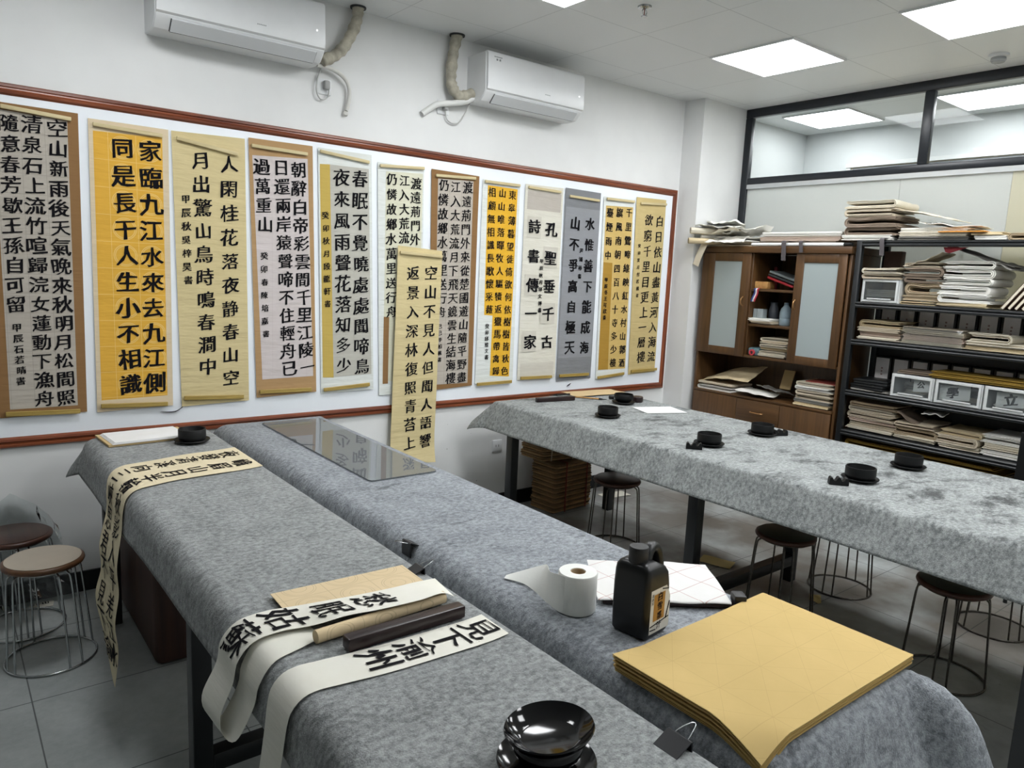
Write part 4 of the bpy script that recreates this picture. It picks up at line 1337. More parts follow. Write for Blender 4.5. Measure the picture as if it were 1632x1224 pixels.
t = thing('glue_bottle', 'small white tube with a black cap behind the rounded ink bowl', 'tube', (3.72, -.60, zs))
MB().tube([(3.70, -.605, zs + .014), (3.75, -.63, zs + .014)], .014, 16).build('tube_body', M_ac, t)
MB().tube([(3.67, -.59, zs + .014), (3.699, -.6045, zs + .014)], .012, 16).build('cap', M_cer, t)

# black chair at the right edge behind the long table
t = thing('chair', 'black chair of which the backrest corner shows at the right edge', 'chair', (4.72, -2.99, 0))
def cb(u, v):
    return (4.62 + .03 * math.sin(math.pi * u) - .05 * v, -2.765 - .44 * u - .02 * v * (1 - 2 * u), .62 + .36 * v)
MB().grid(cb, 10, 8, .02).build('backrest', mat('chair_black', '131415', .5), t)
MB().box((4.62, -3.205, .44), (5.0, -2.775, .48), bev=.015).build('seat', mat('chair_black', '131415', .5), t)
for x in (4.65, 4.97):
    for y in (-3.175, -2.805):
        MB().tube([(x, y, 0), (x, y, .44)], .011, 8).build('leg', M_black, t)
for y in (-3.155, -2.825):
    MB().tube([(4.66, y, .45), (4.645, y, .66)], .009, 8).build('back_post', M_black, t)
# ================================================================== wooden cabinet
W1 = wood('cabinet_wood', '442e19', '624528', .38, 'Z')
W2 = wood('cabinet_wood_flat', '442e19', '624528', .38, 'Y')
M_cgl = frosted('cabinet_glass', 'b4c0c1', .25)
M_brass = mat('bronze_handle', 'b58a5c', .3, .7)
CX0, CX1, CY0, CY1 = 5.05, 5.46, -.235, -1.495        # front, back, left, right
t = cab = thing('wooden_cabinet', 'dark wooden cabinet with frosted glass doors beside the pillar', 'cabinet', (5.25, -.865, 0))
def cbx(name, a, b, m=W1, bev=.003, parent=None):
    return MB().box(a, b, bev=bev).build(name, m, parent or cab)
cbx('side_panel', (CX0, CY0 - .022, 0), (CX1, CY0, 1.94))
cbx('side_panel', (CX0, CY1, 0), (CX1, CY1 + .022, 1.94))
cbx('top_panel', (CX0 - .03, CY1 - .005, 1.941), (CX1, CY0 + .005, 1.99), W2)
cbx('back_panel', (CX1 - .012, CY1 + .022, .08), (CX1, CY0 - .022, 1.94), W1, 0)
for y in (-.70, -1.08):
    cbx('divider', (CX0 + .002, y - .009, 1.146), (CX1 - .012, y + .009, 1.94))
for z, n in ((1.668, 'shelf'), (1.395, 'shelf')):
    cbx(n, (CX0 + .004, -1.07, z - .02), (CX1 - .012, -.71, z), W2, .002)
cbx('shelf', (CX0, CY1 + .022, 1.125), (CX1 - .012, CY0 - .022, 1.145), W2, .002)
cbx('desk_top', (CX0 - .012, CY1 + .022, .80), (CX1 - .012, CY0 - .022, .82), W2, .003)
cbx('plinth', (CX0 + .03, CY1 + .022, 0), (CX0 + .045, CY0 - .022, .075), W2, .002)
def glass_door(y0, y1, hy):
    d = MB()
    z0, z1, w = 1.13, 1.938, .06
    s = .125 if True else 0
    x = CX0
    ya, yb = min(y0, y1), max(y0, y1)
    ga, gb = ya + .075, yb - (.125 if hy < 0 else .075)
    ga, gb = (ya + .078, yb - .12) if y0 == -.242 else (ya + .06, yb - .065)
    d.box((x - .02, ya, z0), (x - .001, ga, z1), bev=.002).box((x - .02, gb, z0), (x - .001, yb, z1), bev=.002)
    d.box((x - .02, ga, z0), (x - .001, gb, 1.19), bev=.002).box((x - .02, ga, 1.874), (x - .001, gb, z1), bev=.002)
    o = d.build('door', W1, cab)
    MB().box((x - .013, ga + .0005, 1.1905), (x - .008, gb - .0005, 1.8735)).build('frosted_pane', M_cgl, o, smooth=0)
    MB().tube(cr([(x - .02, hy, 1.53), (x - .04, hy, 1.545), (x - .045, hy, 1.565), (x - .04, hy, 1.585), (x - .02, hy, 1.60)], 5), .0045, 8).build('door_handle', M_brass, o)
glass_door(-.242, -.698, -.655)
glass_door(-1.082, -1.468, -1.105)
def panel_door(y0, y1, z0, z1, name, hy, hz, horiz=True):
    o = cbx(name, (CX0 - .02, min(y0, y1), z0), (CX0 - .001, max(y0, y1), z1), W1 if name == 'door' else W2)
    if horiz:
        P = [(CX0 - .02, hy + .055, hz), (CX0 - .04, hy + .045, hz), (CX0 - .044, hy, hz), (CX0 - .04, hy - .045, hz), (CX0 - .02, hy - .055, hz)]
    else:
        P = [(CX0 - .02, hy, hz + .045), (CX0 - .04, hy, hz + .035), (CX0 - .044, hy, hz), (CX0 - .04, hy, hz - .035), (CX0 - .02, hy, hz - .045)]
    MB().tube(cr(P, 5), .0045, 8).build('door_handle' if name == 'door' else 'drawer_handle', M_brass, o)
panel_door(-.26, -.682, .08, .797, 'door', -.655, .45, False)
panel_door(-.686, -1.066, .60, .797, 'drawer', -.875, .706)
panel_door(-.686, -1.066, .40, .597, 'drawer', -.875, .506)
panel_door(-.686, -1.066, .08, .397, 'drawer', -.875, .25)
panel_door(-1.07, -1.47, .08, .797, 'door', -1.1, .45, False)

# ================================================================== black rack
RY0, RY1 = -1.505, -3.02
RX0, RX1 = 5.03, 5.455
SH = [2.03, 1.615, 1.356, 1.0, .715, .36]
t = rack = thing('storage_rack', 'black metal storage rack heaped with paper beside the wooden cabinet', 'rack', (5.24, -2.26, 0))
for y in (RY0 - .0375, RY1 + .0375):
    for x in (RX0, RX1 - .04):
        MB().box((x, y - .0185, 0), (x + .04, y + .0185, 2.032), bev=.003).build('post', M_black, t)
for z in SH:
    m = MB()
    pr = [(RX0 + .002, z), (RX0 - .004, z - .006), (RX0 - .004, z - .012), (RX0 + .002, z - .018), (RX0 - .005, z - .026), (RX0 - .004, z - .036), (RX0 + .004, z - .04), (RX0 + .02, z - .04), (RX0 + .02, z)]
    m.loft([[(x, y, zz) for x, zz in pr] for y in (RY1 + .057, RY0 - .057)], True)
    m.box((RX0 + .02, RY1 + .0, z - .012), (RX1, RY0 - .057, z - .001))
    m.build('shelf', M_black, t, smooth=40)

MB().box((RX1 - .003, RY1, .36), (RX1 - .0005, RY0, 1.575)).build('added_dark_sheet', M_black, rack, smooth=0)  # black sheet added to give the darkness behind the lower shelves

# paper heaps -----------------------------------------------------------------
PAL = {'cream': paper('heap_cream', 'e0d8c6', .3, .12), 'white': paper('heap_white', 'ecebe6', .3, .08), 'kraft': paper('heap_kraft', 'bba98e', .3, .2), 'brown': paper('heap_brown', '988879', .3, .25),
       'tan': paper('heap_tan', 'd9c8a5', .3, .15), 'pinkish': paper('heap_pinkish', 'cfbcae', .3, .15), 'grey': paper('heap_grey', '8f8d88', .3, .15), 'ochre': paper('heap_ochre', '9c7f3a', .3, .2), 'beige': paper('heap_beige', 'd6cab6', .3, .15)}
RP = random.Random(11)
def leafed(c, w, d, h, n, m, ang=0.0, seed=1, jit=.008, droop=.0):
    """loose sheets lying flat: n wavy slabs. w along y, d along x"""
    mb = MB()
    M = rotz(c, ang)
    rnd = random.Random(seed)
    hh = h / n
    for k in range(n):
        a, b = rnd.uniform(-jit, jit), rnd.uniform(-jit, jit)
        sw, sd = w * rnd.uniform(.95, 1.0), d * rnd.uniform(.95, 1.0)
        def fn(u, v):
            x, y = -sd / 2 + sd * v + a, -sw / 2 + sw * u + b
            z = hh * k + hh * .9 + .35 * hh * wob(x * 12, y * 12, seed + k * .25) - droop * (2 * abs(u - .5)) ** 3 * (k / n)
            z = min(z, hh * (k + 1.0))
            return M @ Vector((x, y, max(z, .002)))
        mb.grid(fn, 8, 6, hh * .8)
    return mb
def folded(c, w, d, h, m, ang=0.0, seed=1, left=True):
    """a folded wad: hairpin cross-section seen end-on from the front"""
    M = rotz(c, ang)
    rnd = random.Random(seed)
    mb = MB()
    layers = 4
    for q in range(layers):
        e = q * h * .115
        th = h * .075
        ww = (w - e * 1.2) * rnd.uniform(.9, 1.0)
        pts = []
        s = 1 if left else -1
        y0 = s * (w / 2 - e)
        rr = h / 2 - e
        for i in range(9):
            pts.append((y0 - s * ww * (1 - i / 8) - s * rr, e))
        for i in range(1, 8):
            an = -math.pi / 2 + math.pi * i / 8
            pts.append((y0 - s * rr + s * rr * math.cos(an), h / 2 + rr * math.sin(an)))
        for i in range(9):
            pts.append((y0 - s * rr - s * ww * i / 8 * .97, h - e))
        n = len(pts) - 1
        dx = rnd.uniform(-.008, .008)
        def fn(u, v):
            y, z = pts[round(u * n)]
            x = -d / 2 + d * v + dx
            z += (.22 * h * wob(x * 5, y * 7, seed) + .06 * h * wob(x * 12, y * 22, seed + q * .4)) * (z / h)
            z = min(z, h * (1.07 - .03 * q))
            return M @ Vector((x, y, max(z, .001)))
        mb.grid(fn, n, 5, -th if left else th)
    return mb
def wad(name, mb, col, label, c, cat='paper bundle', group=None, m=None):
    return tag(mb.build(name, m or PAL[col], loc=c, smooth=50), label, cat, group)
ORD = ['bottom', 'second', 'third', 'fourth', 'fifth', 'sixth', 'seventh']
def heap(where, y0, y1, zb, items, x=5.24, d=.305, group=None):
    """items from the bottom up: (kind, colour, height[, shrink])"""
    z = zb + .001
    n = len(items)
    for k, it in enumerate(items):
        kind, col, h = it[:3]
        sh = it[3] if len(it) > 3 else 0
        w = (y0 - y1) * (1 - sh) - .004
        yc = (y0 + y1) / 2 + RP.uniform(-.01, .01) + (.5 * sh * (y0 - y1) * RP.choice((-1, 1)) * .6)
        c = (x + RP.uniform(-.012, .012), yc, z)
        pos = 'topmost' if k == n - 1 and n > 1 else 'alone' if n == 1 else (ORD[k] + ' up' if k else 'bottom one')
        if kind == 'F':
            mb = folded(c, w, d, h, col, RP.uniform(-2, 2), RP.randint(1, 999), RP.random() < .75)
            lb, nm = f'folded {col} wad, {pos} {where}', 'folded_paper_wad'
        else:
            mb = leafed(c, w, d, h, max(3, int(h / .0055)), col, RP.uniform(-2, 2), RP.randint(1, 999))
            lb, nm = f'{col} paper sheaf, {pos} {where}', 'paper_sheaf'
        wad(nm, mb, col, lb, c, group=group or ('paper heaps on the rack'))
        z += h * (1.1 if kind == 'F' else 1.03) + .002
L = 'L'
F = 'F'
# second shelf
zt2 = SH[1]
def drawer_box(y0, y1, z0, z1, label, x0=5.06, d=.34, content=None, group=None):
    t = thing('storage_box', label, 'storage box', (x0 + d / 2, (y0 + y1) / 2, z0), group)
    Mp = mat('milky_plastic', 'cdd0cf', .3, var=.04)
    m = MB()
    w = .012
    m.box((x0 + .01, y1, z0), (x0 + d, y0, z0 + w)).box((x0 + .01, y1, z1 - w), (x0 + d, y0, z1)).box((x0 + .01, y1, z0 + w), (x0 + d, y1 + w * .7, z1 - w)).box((x0 + .01, y0 - w * .7, z0 + w), (x0 + d, y0, z1 - w)).box((x0 + d - .008, y1 + w, z0 + w), (x0 + d, y0 - w, z1 - w))
    m.build('shell', Mp, t, smooth=0)
    f = MB()
    a, b = y1 + .009, y0 - .009
    f.box((x0, a, z0 + .005), (x0 + .01, a + .013, z1 - .005)).box((x0, b - .013, z0 + .005), (x0 + .01, b, z1 - .005)).box((x0, a + .013, z0 + .005), (x0 + .01, b - .013, z0 + .018)).box((x0, a + .013, z1 - .018), (x0 + .01, b - .013, z1 - .005))
    fo = f.build('drawer_front', Mp, t, smooth=0)
    MB().box((x0 + .004, a + .013, z0 + .018), (x0 + .007, b - .013, z1 - .018)).build('clear_pane', thin_glass('drawer_pane', (.94, .96, .97), 1.4, .05, .05, 'c6cccf'), fo, smooth=0)
    MB().box((x0 - .006, (a + b) / 2 - .08, z0 + .022), (x0 + .003, (a + b) / 2 + .08, z0 + .03)).build('pull_lip', Mp, fo, smooth=0)
    return t
drawer_box(-1.575, -1.83, zt2 + .001, zt2 + .16, 'clear plastic drawer box on the second rack shelf, against the left post')
wad('paper_sheaf', leafed((5.16, -1.70, zt2 + .03), .2, .15, .05, 4, 'grey', 5, 8), 'grey', 'dim grey paper inside the clear drawer box on the second rack shelf', (5.16, -1.70, zt2 + .03), 'paper')
heap('on the clear drawer box of the second rack shelf', -1.57, -1.83, zt2 + .162, [(F, 'beige', .03), (F, 'cream', .035)], x=5.2, d=.28)
tag(MB().box((5.345, -1.69, zt2 + .002), (5.41, -1.57, zt2 + .36), bev=.004).build('flat_carton', mat('carton_brown', '6c5549', .7, var=.2), loc=(5.39, -1.585, zt2)), 'flat brown carton standing at the back left of the second rack shelf', 'box')
heap('in the kraft heap on the second rack shelf', -1.84, -2.07, zt2, [(F, 'tan', .02), (L, 'kraft', .035), (F, 'kraft', .075), (F, 'brown', .035), (F, 'brown', .05), (F, 'beige', .03)])
heap('in the white heap on the second rack shelf', -2.075, -2.37, zt2, [(L, 'tan', .03), (F, 'white', .045), (F, 'white', .05), (F, 'white', .04), (F, 'white', .05), (F, 'white', .04)])
def bent(label, c, w, d, ang, tilt, col, seed, curl=.03):
    M = Matrix.Translation(Vector(c)) @ Matrix.Rotation(math.radians(ang), 4, 'Z') @ Matrix.Rotation(math.radians(tilt), 4, 'X')
    def fn(u, v):
        return M @ Vector((-d / 2 + d * v, w / 2 - w * u, curl * math.sin(u * 3 + seed) * .6 + .012 * wob(u * 4, v * 3, seed)))
    return wad('loose_sheet', MB().grid(fn, 14, 8, .003), col, label, c, 'paper sheet'), fn
bent('large grey sheet sloping down over the white heap on the second rack shelf', (5.26, -2.26, zt2 + .325), .42, .3, 0, 13, 'grey', 2)
bent('brown sheet poking up from the kraft heap on the second rack shelf', (5.22, -1.93, zt2 + .30), .24, .28, 5, -16, 'beige', 4)
bent('dim grey sheet at the right of the white heap on the second rack shelf', (5.2, -2.40, zt2 + .262), .16, .25, -8, 8, 'grey', 7)
M_alb = mat('album_brown', '4f3a2e', .5)
for k in range(4):
    Mx = Matrix.Translation(Vector((5.21, -2.415 - .036 * k, zt2 + .003))) @ Matrix.Rotation(math.radians(34), 4, 'X')
    t = thing('album', 'brown album leaning to the right on the second rack shelf, ' + ('nearest the white heap', 'second from the white heap', 'third from the white heap', 'last of the row')[k], 'album', (5.21, -2.415 - .036 * k, zt2), 'leaning albums')
    MB().box((-.13, -.026, .017), (.12, -.003, .27), Mx, bev=.003).build('cover', M_alb, t)
    MB().box((-.132, -.021, .02), (.115, -.008, .272), Mx).build('pages', PAL['cream'], t)
t = thing('red_envelope', 'red envelope corner hanging under the top shelf of the rack', 'envelope', (5.06, -2.15, 1.95))
MB().loft([[(x, y, z) for y, z in ((-2.07, 1.989), (-2.085, 1.958), (-2.11, 1.952), (-2.215, 1.989))] for x in (5.062, 5.066)], True).build('envelope', mat('red_paper', '8c1c27', .6), t, smooth=0)
# third shelf
zt3 = SH[2]
heap('in the left heap on the third rack shelf', -1.57, -1.86, zt3, [(L, 'cream', .02), (L, 'pinkish', .03), (L, 'beige', .03), (F, 'tan', .045)])
heap('in the film-wrapped heap on the third rack shelf', -1.87, -2.255, zt3, [(L, 'cream', .02), (L, 'pinkish', .04), (L, 'beige', .025), (F, 'beige', .02)])
heap('in the right heap on the third rack shelf', -2.26, -2.62, zt3, [(L, 'tan', .025), (L, 'cream', .025), (F, 'cream', .05, .35)])
def wrap(label, y0, y1, z0, z1, x=5.07):
    def fn(u, v):
        a = v * 3.2
        y = y0 + (y1 - y0) * u
        if v < .5: p = (x - .004 - .01 * abs(wob(u * 9, v * 9, 3)), y, z0 + (z1 - z0) * v * 2)
        else: p = (x + .3 * (v - .5) * 2, y, z1 + .004 + .008 * abs(wob(u * 9, v * 9, 5)))
        return p
    tag(MB().grid(fn, 18, 12, -.0006).build('plastic_film', thin_glass('thin_film', (.97, .98, .98), 1.35, .08, .02, 'cfd4d6'), loc=(x, (y0 + y1) / 2, z0), smooth=0), label, 'plastic film')
wrap('clear crinkled film over the pinkish paper in the middle of the third rack shelf', -1.88, -2.25, zt3 + .002, zt3 + .108)
# binders behind
M_bind, M_lab = mat('binder_black', '0e1012', .4), mat('binder_label', 'e4e0df', .6)
M_mark = mat('faint_red_mark', 'a08884', .7)
def binder(c, label, group):
    x, y, z = c
    t = thing('ring_binder', label, 'binder', c, group)
    MB().box((x, y - .06, z), (x + .11, y + .06, z + .232), bev=.004).build('cover', M_bind, t)
    MB().box((x - .0015, y - .046, z + .012), (x + .001, y + .046, z + .222)).build('spine_label', M_lab, t, smooth=0)
    mk = MB()
    for q in range(3):
        mk.box((x - .0022, y - .006 + .002 * (q % 2), z + .10 + .022 * q), (x - .0012, y + .006, z + .112 + .022 * q))
    mk.build('label_mark', M_mark, t, smooth=0)
    return t
NUM = ['first', 'second', 'third', 'fourth', 'fifth', 'sixth', 'seventh', 'eighth']
for r, (z, nm) in enumerate(((zt3 + .001, 'third'), (SH[3] + .001, 'fourth'))):
    pro = None
    for k in range(8):
        lb = f'black binder with pale spine label, {NUM[k]} from the left along the back of the {nm} rack shelf'
        lb = f'black pale-labelled binder, {NUM[k]} from the left at the back of the {nm} rack shelf'
        c = (5.335, -1.655 - .128 * k, z)
        if pro is None:
            pro = binder(c, lb, 'binders at the back of the rack')
        else:
            copy_tree(pro, c, None, lb)
# fourth shelf
zt4 = SH[3]
heap('under the black booklets on the fourth rack shelf', -1.57, -1.83, zt4, [(L, 'grey', .012)], x=5.17, d=.25)
for k in range(4):
    c = (5.16 + .01 * k, -1.70 + .012 * (k % 2), zt4 + .016 + .017 * k)
    tag(MB().box((-.11, -.12, 0), (.11, .11, .015), rotz(c, 4 * k - 6), bev=.002).build('booklet', M_bind, loc=c), 'black booklet in the dark pile left of the clear drawers, ' + ('bottom one', 'second from the bottom', 'third from the bottom', 'top one')[k], 'booklet', 'black booklets on the fourth shelf')
for k, (a, b) in enumerate(((-1.85, -2.12), (-2.128, -2.405), (-2.413, -2.69))):
    drawer_box(a, b, zt4 + .001, zt4 + .152, ('left clear drawer of the three on the fourth rack shelf', 'middle clear drawer holding a large written character', 'right clear drawer of the three, cut by the photo edge')[k], group='clear drawers on the fourth shelf')
    heap(('inside the left clear drawer', 'inside the middle clear drawer', 'inside the right clear drawer')[k], a - .03, b + .03, zt4 + .014, [(L, 'cream', .03), (F, 'grey', .04)], x=5.27, d=.16)
for k, (y, z, ch) in enumerate(((-2.04, zt4 + .10, '公'), (-2.235, zt4 + .078, '學'), (-2.56, zt4 + .085, '立'))):
    w = .06 if k == 0 else .09
    M = Matrix.Translation(Vector((5.105, y, z))) @ Matrix.Rotation(math.radians(-6), 4, 'X') @ Matrix.Rotation(math.radians(12), 4, 'Y')
    o = tag(MB().box((-.001, -w, -.05), (.001, w, .045), M).build('written_sheet', PAL['white'], loc=(5.105, y, z), smooth=0), 'white sheet with a brush character inside the ' + ('left', 'middle', 'right')[k] + ' clear drawer', 'paper sheet')
    ink = MB()
    brush(ink, ch, lambda dx, dy: M @ Vector((-.003, .012 - dx, dy - .004)), .082 if k else .05, .04)
    ink.build('brush_writing', M_ink, o, smooth=0)
heap('on the left clear drawer of the fourth rack shelf', -1.86, -2.07, zt4 + .153, [(L, 'brown', .02)], x=5.2, d=.22)
heap('over the middle and right clear drawers', -2.075, -2.68, zt4 + .154, [(L, 'ochre', .02), (L, 'ochre', .018)], x=5.19, d=.24)
# fifth shelf
zt5 = SH[4]
heap('in the left heap on the fifth rack shelf', -1.568, -1.895, zt5, [(L, 'cream', .025), (L, 'beige', .03), (L, 'pinkish', .03), (F, 'beige', .04), (F, 'cream', .03), (F, 'kraft', .03)])
heap('below the dark felt on the fifth rack shelf', -1.90, -2.17, zt5, [(L, 'cream', .03), (F, 'kraft', .05), (F, 'beige', .03)])
bent('dark stained felt sheet folded over the second heap of the fifth rack shelf', (5.2, -2.03, zt5 + .15), .26, .24, 0, 14, 'brown', 3, .05)
heap('in the third heap on the fifth rack shelf', -2.175, -2.42, zt5, [(L, 'cream', .03), (F, 'beige', .05), (F, 'tan', .03)])
heap('in the white heap on the fifth rack shelf', -2.43, -2.72, zt5, [(L, 'white', .04), (L, 'cream', .04), (F, 'white', .045)])
bent('small white sheet lying over the third heap on the fifth rack shelf', (5.15, -2.12, zt5 + .205), .13, .2, 12, 2, 'white', 6, .01)
heap('on the lowest rack shelf', -1.575, -2.6, SH[5], [(L, 'tan', .08), (L, 'ochre', .07), (L, 'kraft', .07), (F, 'ochre', .05)])
# top of the rack
zt1 = SH[0]
heap('in the tall heap on top of the rack', -1.40, -1.75, zt1, [(L, 'white', .035), (F, 'brown', .05), (F, 'brown', .06), (F, 'beige', .05), (F, 'cream', .045)], d=.36)
bent('long cream folded sheet running right from the brown heap on top of the rack', (5.25, -1.90, zt1 + .17), .38, .3, 0, 7, 'cream', 1, .03)
heap('below the written white sheet on top of the rack', -1.77, -2.20, zt1, [(L, 'grey', .02), (L, 'cream', .03), (L, 'white', .025)])
o, fn = bent('written white sheet lying on top of the rack', (5.2, -2.07, zt1 + .108), .36, .26, 4, 3, 'white', 9, .02)
ink = MB()
for i, ch in enumerate('山水书'):
    brush(ink, ch, lambda dx, dy: fn(.22 + .16 * i + dx / .36, .16 + dy / .26) + Vector((0, 0, .006)), .052, .02)
ink.build('brush_writing', M_ink, o, smooth=0)
heap('beside the orange card on top of the rack', -2.22, -2.40, zt1, [(L, 'white', .025), (L, 'tan', .02)])
heap('at the far right on top of the rack', -2.41, -2.72, zt1, [(F, 'kraft', .045)])
tag(MB().box((5.05, -2.30, zt1 + .052), (5.20, -2.03, zt1 + .058)).build('orange_strip', mat('orange_card', 'd08a2e', .6), loc=(5.1, -2.2, zt1 + .052), smooth=0), 'orange strip of card lying on top of the rack', 'card')
# strap ends hanging over the rack beam
M_strap = mat('grey_strap', '4f4a4c', .8)
def strap(label, y, ztop, zbot, x, w=.028):
    P = [(x + .2, y, ztop), (x + .05, y, ztop), (x + .004, y, ztop - .004), (x - .004, y - .004, ztop - .03), (x - .005, y - .008, (ztop + zbot) / 2), (x - .004, y - .012, zbot)]
    pc = cr(P, 6)
    n = len(pc) - 1
    tag(MB().grid(lambda u, v: (pc[round(u * n)].x, pc[round(u * n)].y - w / 2 + w * v, pc[round(u * n)].z), n, 2, .002).build('strap', M_strap, loc=(x, y, zbot), smooth=60), label, 'strap')
strap('dark strap hanging from the cabinet top, the longer left one of two', -.985, 2.03, 1.885, 5.0, .036)
strap('dark strap hanging from the cabinet top, the shorter right one of two', -1.122, 2.03, 1.945, 5.0, .03)
strap('dark strap end hanging over the top shelf of the rack', -1.70, 2.045, 1.93, 5.013, .03)

# ================================================================== on top of the cabinet
zc = 1.991
t = thing('white_rod', 'long white rod lying along the front of the cabinet top', 'rod', (5.035, -1.06, zc))
MB().tube([(5.038, -.69, zc + .0135), (5.038, -1.43, zc + .0135)], .013, 14).build('rod_tube', M_ac, t)
MB().tube([(5.038, -1.431, zc + .0135), (5.038, -1.49, zc + .0135)], .0125, 14).build('end_cap', M_cer, t)
heap('in the long flat heap on the cabinet top', -.70, -1.36, zc, [(L, 'brown', .035), (L, 'pinkish', .03), (L, 'white', .035)], x=5.28, d=.36, group='papers on the cabinet')
def rolled(label, a, b, r, col):
    a, b = Vector(a), Vector(b)
    t = thing('paper_roll', label, 'paper roll', tuple((a + b) / 2), 'paper rolls on the cabinet')
    d = (b - a).normalized()
    sd = d.cross(Vector((0, 0, 1))).normalized()
    up = sd.cross(d)
    def fn(u, v):
        an = u * 2 * math.pi * 2.4
        rr = r * (1 - .13 * u * 2.4)
        return a.lerp(b, v) + sd * rr * math.cos(an) + up * rr * math.sin(an)
    MB().grid(fn, 60, 6).build('rolled_sheet', PAL[col], t, smooth=80)
rolled('cream paper roll poking out past the left side of the cabinet top', (4.86, -.225, zc + .114), (5.22, -.50, zc + .114), .027, 'cream')
rolled('pale paper roll beside the cream one on the cabinet top', (4.96, -.255, zc + .076), (5.28, -.50, zc + .076), .023, 'white')
rolled('ochre paper roll under the cream one on the cabinet top', (4.85, -.22, zc + .034), (5.2, -.487, zc + .034), .025, 'tan')
heap('beside the paper rolls on the cabinet top', -.27, -.67, zc, [(F, 'beige', .03), (F, 'white', .035)], x=5.19, d=.34, group='papers on the cabinet')
def crumple(label, c, w, d, ang, tilt, col, seed, amp=.03, tx=0):
    M = Matrix.Translation(Vector(c)) @ Matrix.Rotation(math.radians(ang), 4, 'Z') @ Matrix.Rotation(math.radians(tilt), 4, 'X') @ Matrix.Rotation(math.radians(tx), 4, 'Y')
    def fn(u, v):
        return M @ Vector((-d / 2 + d * v, w / 2 - w * u, amp * (wob(u * 2.3, v * 2.3, seed) + .4 * wob(u * 6, v * 6, seed + 3))))
    wad('crumpled_sheet', MB().grid(fn, 16, 12, .002), col, label, c, 'paper sheet')
crumple('crumpled white sheet on the cabinet top over the rolls', (5.1, -.37, zc + .15), .36, .36, 14, 2, 'white', 3)
crumple('crumpled cream sheet, middle one at the left of the cabinet top', (5.08, -.46, zc + .115), .34, .3, -12, -5, 'cream', 12, .035)
crumple('rumpled white sheet heaped nearest the pillar on the cabinet top', (5.14, -.36, zc + .185), .30, .34, 35, 4, 'white', 41, .05)
crumple('rumpled white sheet at the right of the crumpled heap on the cabinet top', (5.12, -.58, zc + .12), .26, .3, -20, -8, 'white', 47, .05)
crumple('curled white sheet drooping over the front edge of the cabinet top', (5.0, -.50, zc + .055), .30, .24, 10, 0, 'white', 21, .03, -14)
bm = Matrix.Translation(Vector((4.985, -.215, 1.99)))
wad('hanging_sheet', MB().grid(lambda u, v: (5.0 - .045 * math.sin(v * 1.5) - .012 * u, -.205 + .055 * u * 1.0 - .13 * (1 - u) * 0 - .11 * (1 - v) * .4 - .06 * u * 2, 2.03 - .19 * v - .02 * u), 10, 12, .004), 'cream', 'stiff cream sheet hanging down beside the left edge of the cabinet', (4.98, -.24, 1.85), 'paper sheet')

# ================================================================== inside the cabinet
G = 'things in the open cabinet shelves'
z1, z2, z3, z4 = 1.669, 1.396, 1.146, .821
tag(MB().box((5.09, -.825, z1), (5.19, -.712, z1 + .055), bev=.003).build('wooden_case', M_bam, loc=(5.14, -.77, z1)), 'small light wooden box on the upper cabinet shelf', 'box')
tag(MB().box((-.01, -.012, 0), (.01, .012, .175), rotz((5.3, -.765, z1), 0, ('X', -4)), bev=.002).build('red_stick', mat('dark_red', '6a1721', .5), loc=(5.3, -.765, z1)), 'dark red stick standing at the back of the upper cabinet shelf', 'stick')
for k, (col, lb) in enumerate((('9c1f28', 'red folder leaning on the upper cabinet shelf, below the dark one'), ('2b2f31', 'dark folder leaning on top of the red one'), ('6d7576', 'grey folder, topmost of the leaning folders in the cabinet'))):
    c = (5.21, -.925 - .006 * k, z1 + .056 + .022 * k)
    tag(MB().box((-.11, -.115, -.008), (.11, .12, .008), rotz(c, 2 * k, ('X', 17)), bev=.002).build('folder', mat('folder_' + col, col, .5), loc=c), lb, 'folder', 'leaning folders in the cabinet')
t = thing('medal_ribbon', 'red, white and blue ribbon hanging from the upper cabinet shelf', 'ribbon', (5.05, -.75, z1 - .09))
for k, (col, nm) in enumerate((('27407e', 'blue_band'), ('d8d5d6', 'white_band'), ('b02a3a', 'red_band'))):
    y = -.728 - .0135 * k
    MB().grid(lambda u, v: (5.1 - .056 * min(1, u * 3) - .004 * math.sin(u * 9), y - .0125 * v - .012 * math.sin(u * 4), z1 + .003 - .105 * max(0, u - .25) / .75), 14, 2, .0015).build(nm, mat('ribbon_' + col, col, .6), t, smooth=60)
tag(MB().box((5.10, -.745, z2 + .04), (5.16, -.714, z2 + .115), bev=.002).box((5.10, -.80, z2 + .04), (5.16, -.747, z2 + .115), bev=.002).build('grey_box', mat('grey_card', '8d9698', .6), loc=(5.13, -.75, z2 + .04)), 'small grey box on the papers of the middle cabinet shelf', 'box')
tag(MB().lathe([(0, 0), (.04, 0), (.043, .01), (.04, .1), (.028, .15), (.03, .17), (.024, .172), (0, .15)], (5.25, -.80, z2), 28).build('dark_vase', mat('slate', '4a4e55', .4), loc=(5.25, -.80, z2)), 'slate grey vase behind the grey box in the cabinet', 'vase')
t = thing('plastic_bottle', 'pale blue plastic bottle on the middle cabinet shelf', 'bottle', (5.17, -.955, z2))
MB().lathe([(0, 0), (.04, 0), (.044, .006), (.044, .05), (.042, .055), (.044, .06), (.044, .1), (.036, .13), (.02, .15), (.018, .156), (0, .156)], (5.17, -.955, z2), 32).build('bottle_body', mat('pale_blue_plastic', '8fa2ad', .3), t)
MB().lathe([(0, .157), (.0185, .157), (.0185, .175), (0, .175)], (5.17, -.955, z2), 20).build('bottle_cap', mat('cap_blue', '63727d', .4), t)
heap('below the grey box on the middle cabinet shelf', -.714, -.905, z2, [(L, 'beige', .018), (L, 'white', .018)], x=5.13, d=.17, group=G)
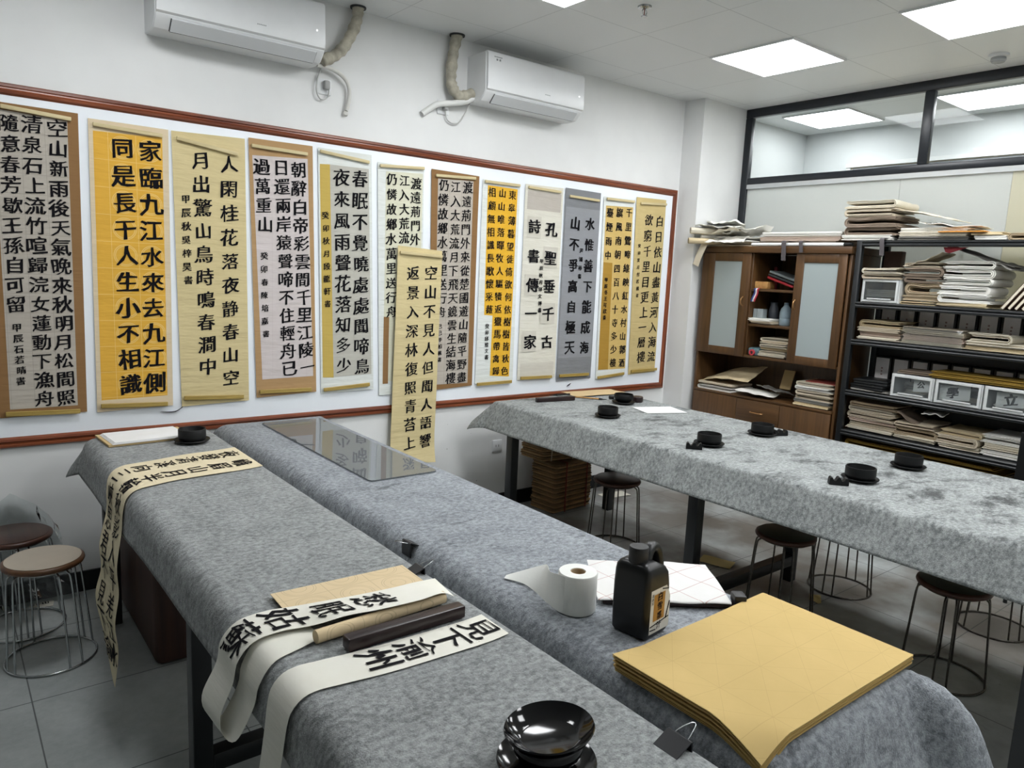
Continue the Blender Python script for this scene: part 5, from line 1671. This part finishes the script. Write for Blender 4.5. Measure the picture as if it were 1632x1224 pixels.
heap('on the lower cabinet shelf', -.82, -1.06, z3, [(L, 'cream', .025), (F, 'cream', .02), (L, 'tan', .022), (F, 'cream', .022), (L, 'beige', .02), (F, 'cream', .022)], x=5.2, d=.26, group=G)
tag(MB().box((-.09, -.045, 0), (.09, .05, .06), rotz((5.16, -.765, z3), 3), bev=.012).build('printed_pack', mat('teal_pack', '5f7c84', .35, var=.5, vscale=25), loc=(5.16, -.765, z3)), 'crumpled bluish pack on the lower cabinet shelf', 'pack')
t = thing('tape_roll', 'red ring of tape leaning against the bluish pack', 'tape', (5.057, -.765, z3))
Mt = Matrix.Translation(Vector((5.058, -.765, z3 + .0245))) @ Matrix.Rotation(math.radians(90), 4, 'Y')
MB().lathe([(.012, -.007), (.024, -.007), (.024, .007), (.012, .007), (.012, -.007)], (0, 0, 0), 32, Mt).build('tape', mat('tape_red', 'c2434c', .4), t, smooth=40)
# niche
heap('in the left heap of the cabinet niche', -.275, -.62, z4, [(F, 'white', .03), (L, 'beige', .02)], x=5.2, d=.30, group=G)
def fan(u, v):
    x = 5.09 + .26 * v
    y = -.27 - .46 * u
    z = z4 + .06 + .05 * math.sin(math.pi * min(1, u * 1.4) * .6) + .11 * v * (.35 + .65 * u) + .01 * wob(u * 5, v * 4, 2)
    return (x - .03 * (1 - abs(2 * u - 1)), y, z)
wad('folded_sheet', MB().grid(fan, 20, 10, .006), 'tan', 'big tan sheet with faint ink marks in the cabinet niche', (5.2, -.5, z4 + .05), 'paper sheet')
crumple('white sheet with ink marks in the middle of the cabinet niche', (5.15, -.81, z4 + .035), .30, .26, 8, 3, 'white', 31, .02)
crumple('pale grey sheet under the flat wooden slat in the niche', (5.22, -.90, z4 + .065), .22, .2, -14, 6, 'grey', 35, .02, 8)
tag(MB().box((-.004, -.045, 0), (.008, .045, .16), rotz((5.33, -.915, z4 + .06), 4, ('Y', 22)), bev=.002).build('kraft_board', M_kraft, loc=(5.33, -.915, z4 + .06)), 'flat tan slat leaning against the back of the cabinet niche', 'board')
heap('in the right heap of the cabinet niche', -1.16, -1.445, z4, [(L, 'tan', .022), (L, 'grey', .025), (F, 'beige', .03), (F, 'beige', .03), (F, 'white', .028), (F, 'cream', .025)], x=5.2, d=.28, group=G)
tag(MB().box((5.09, -1.46, z4 + .178), (5.3, -1.22, z4 + .19), bev=.002).build('red_notebook', mat('brick_red', '93453b', .5), loc=(5.2, -1.34, z4 + .178)), 'brick red notebook on the right heap of the cabinet niche', 'notebook')
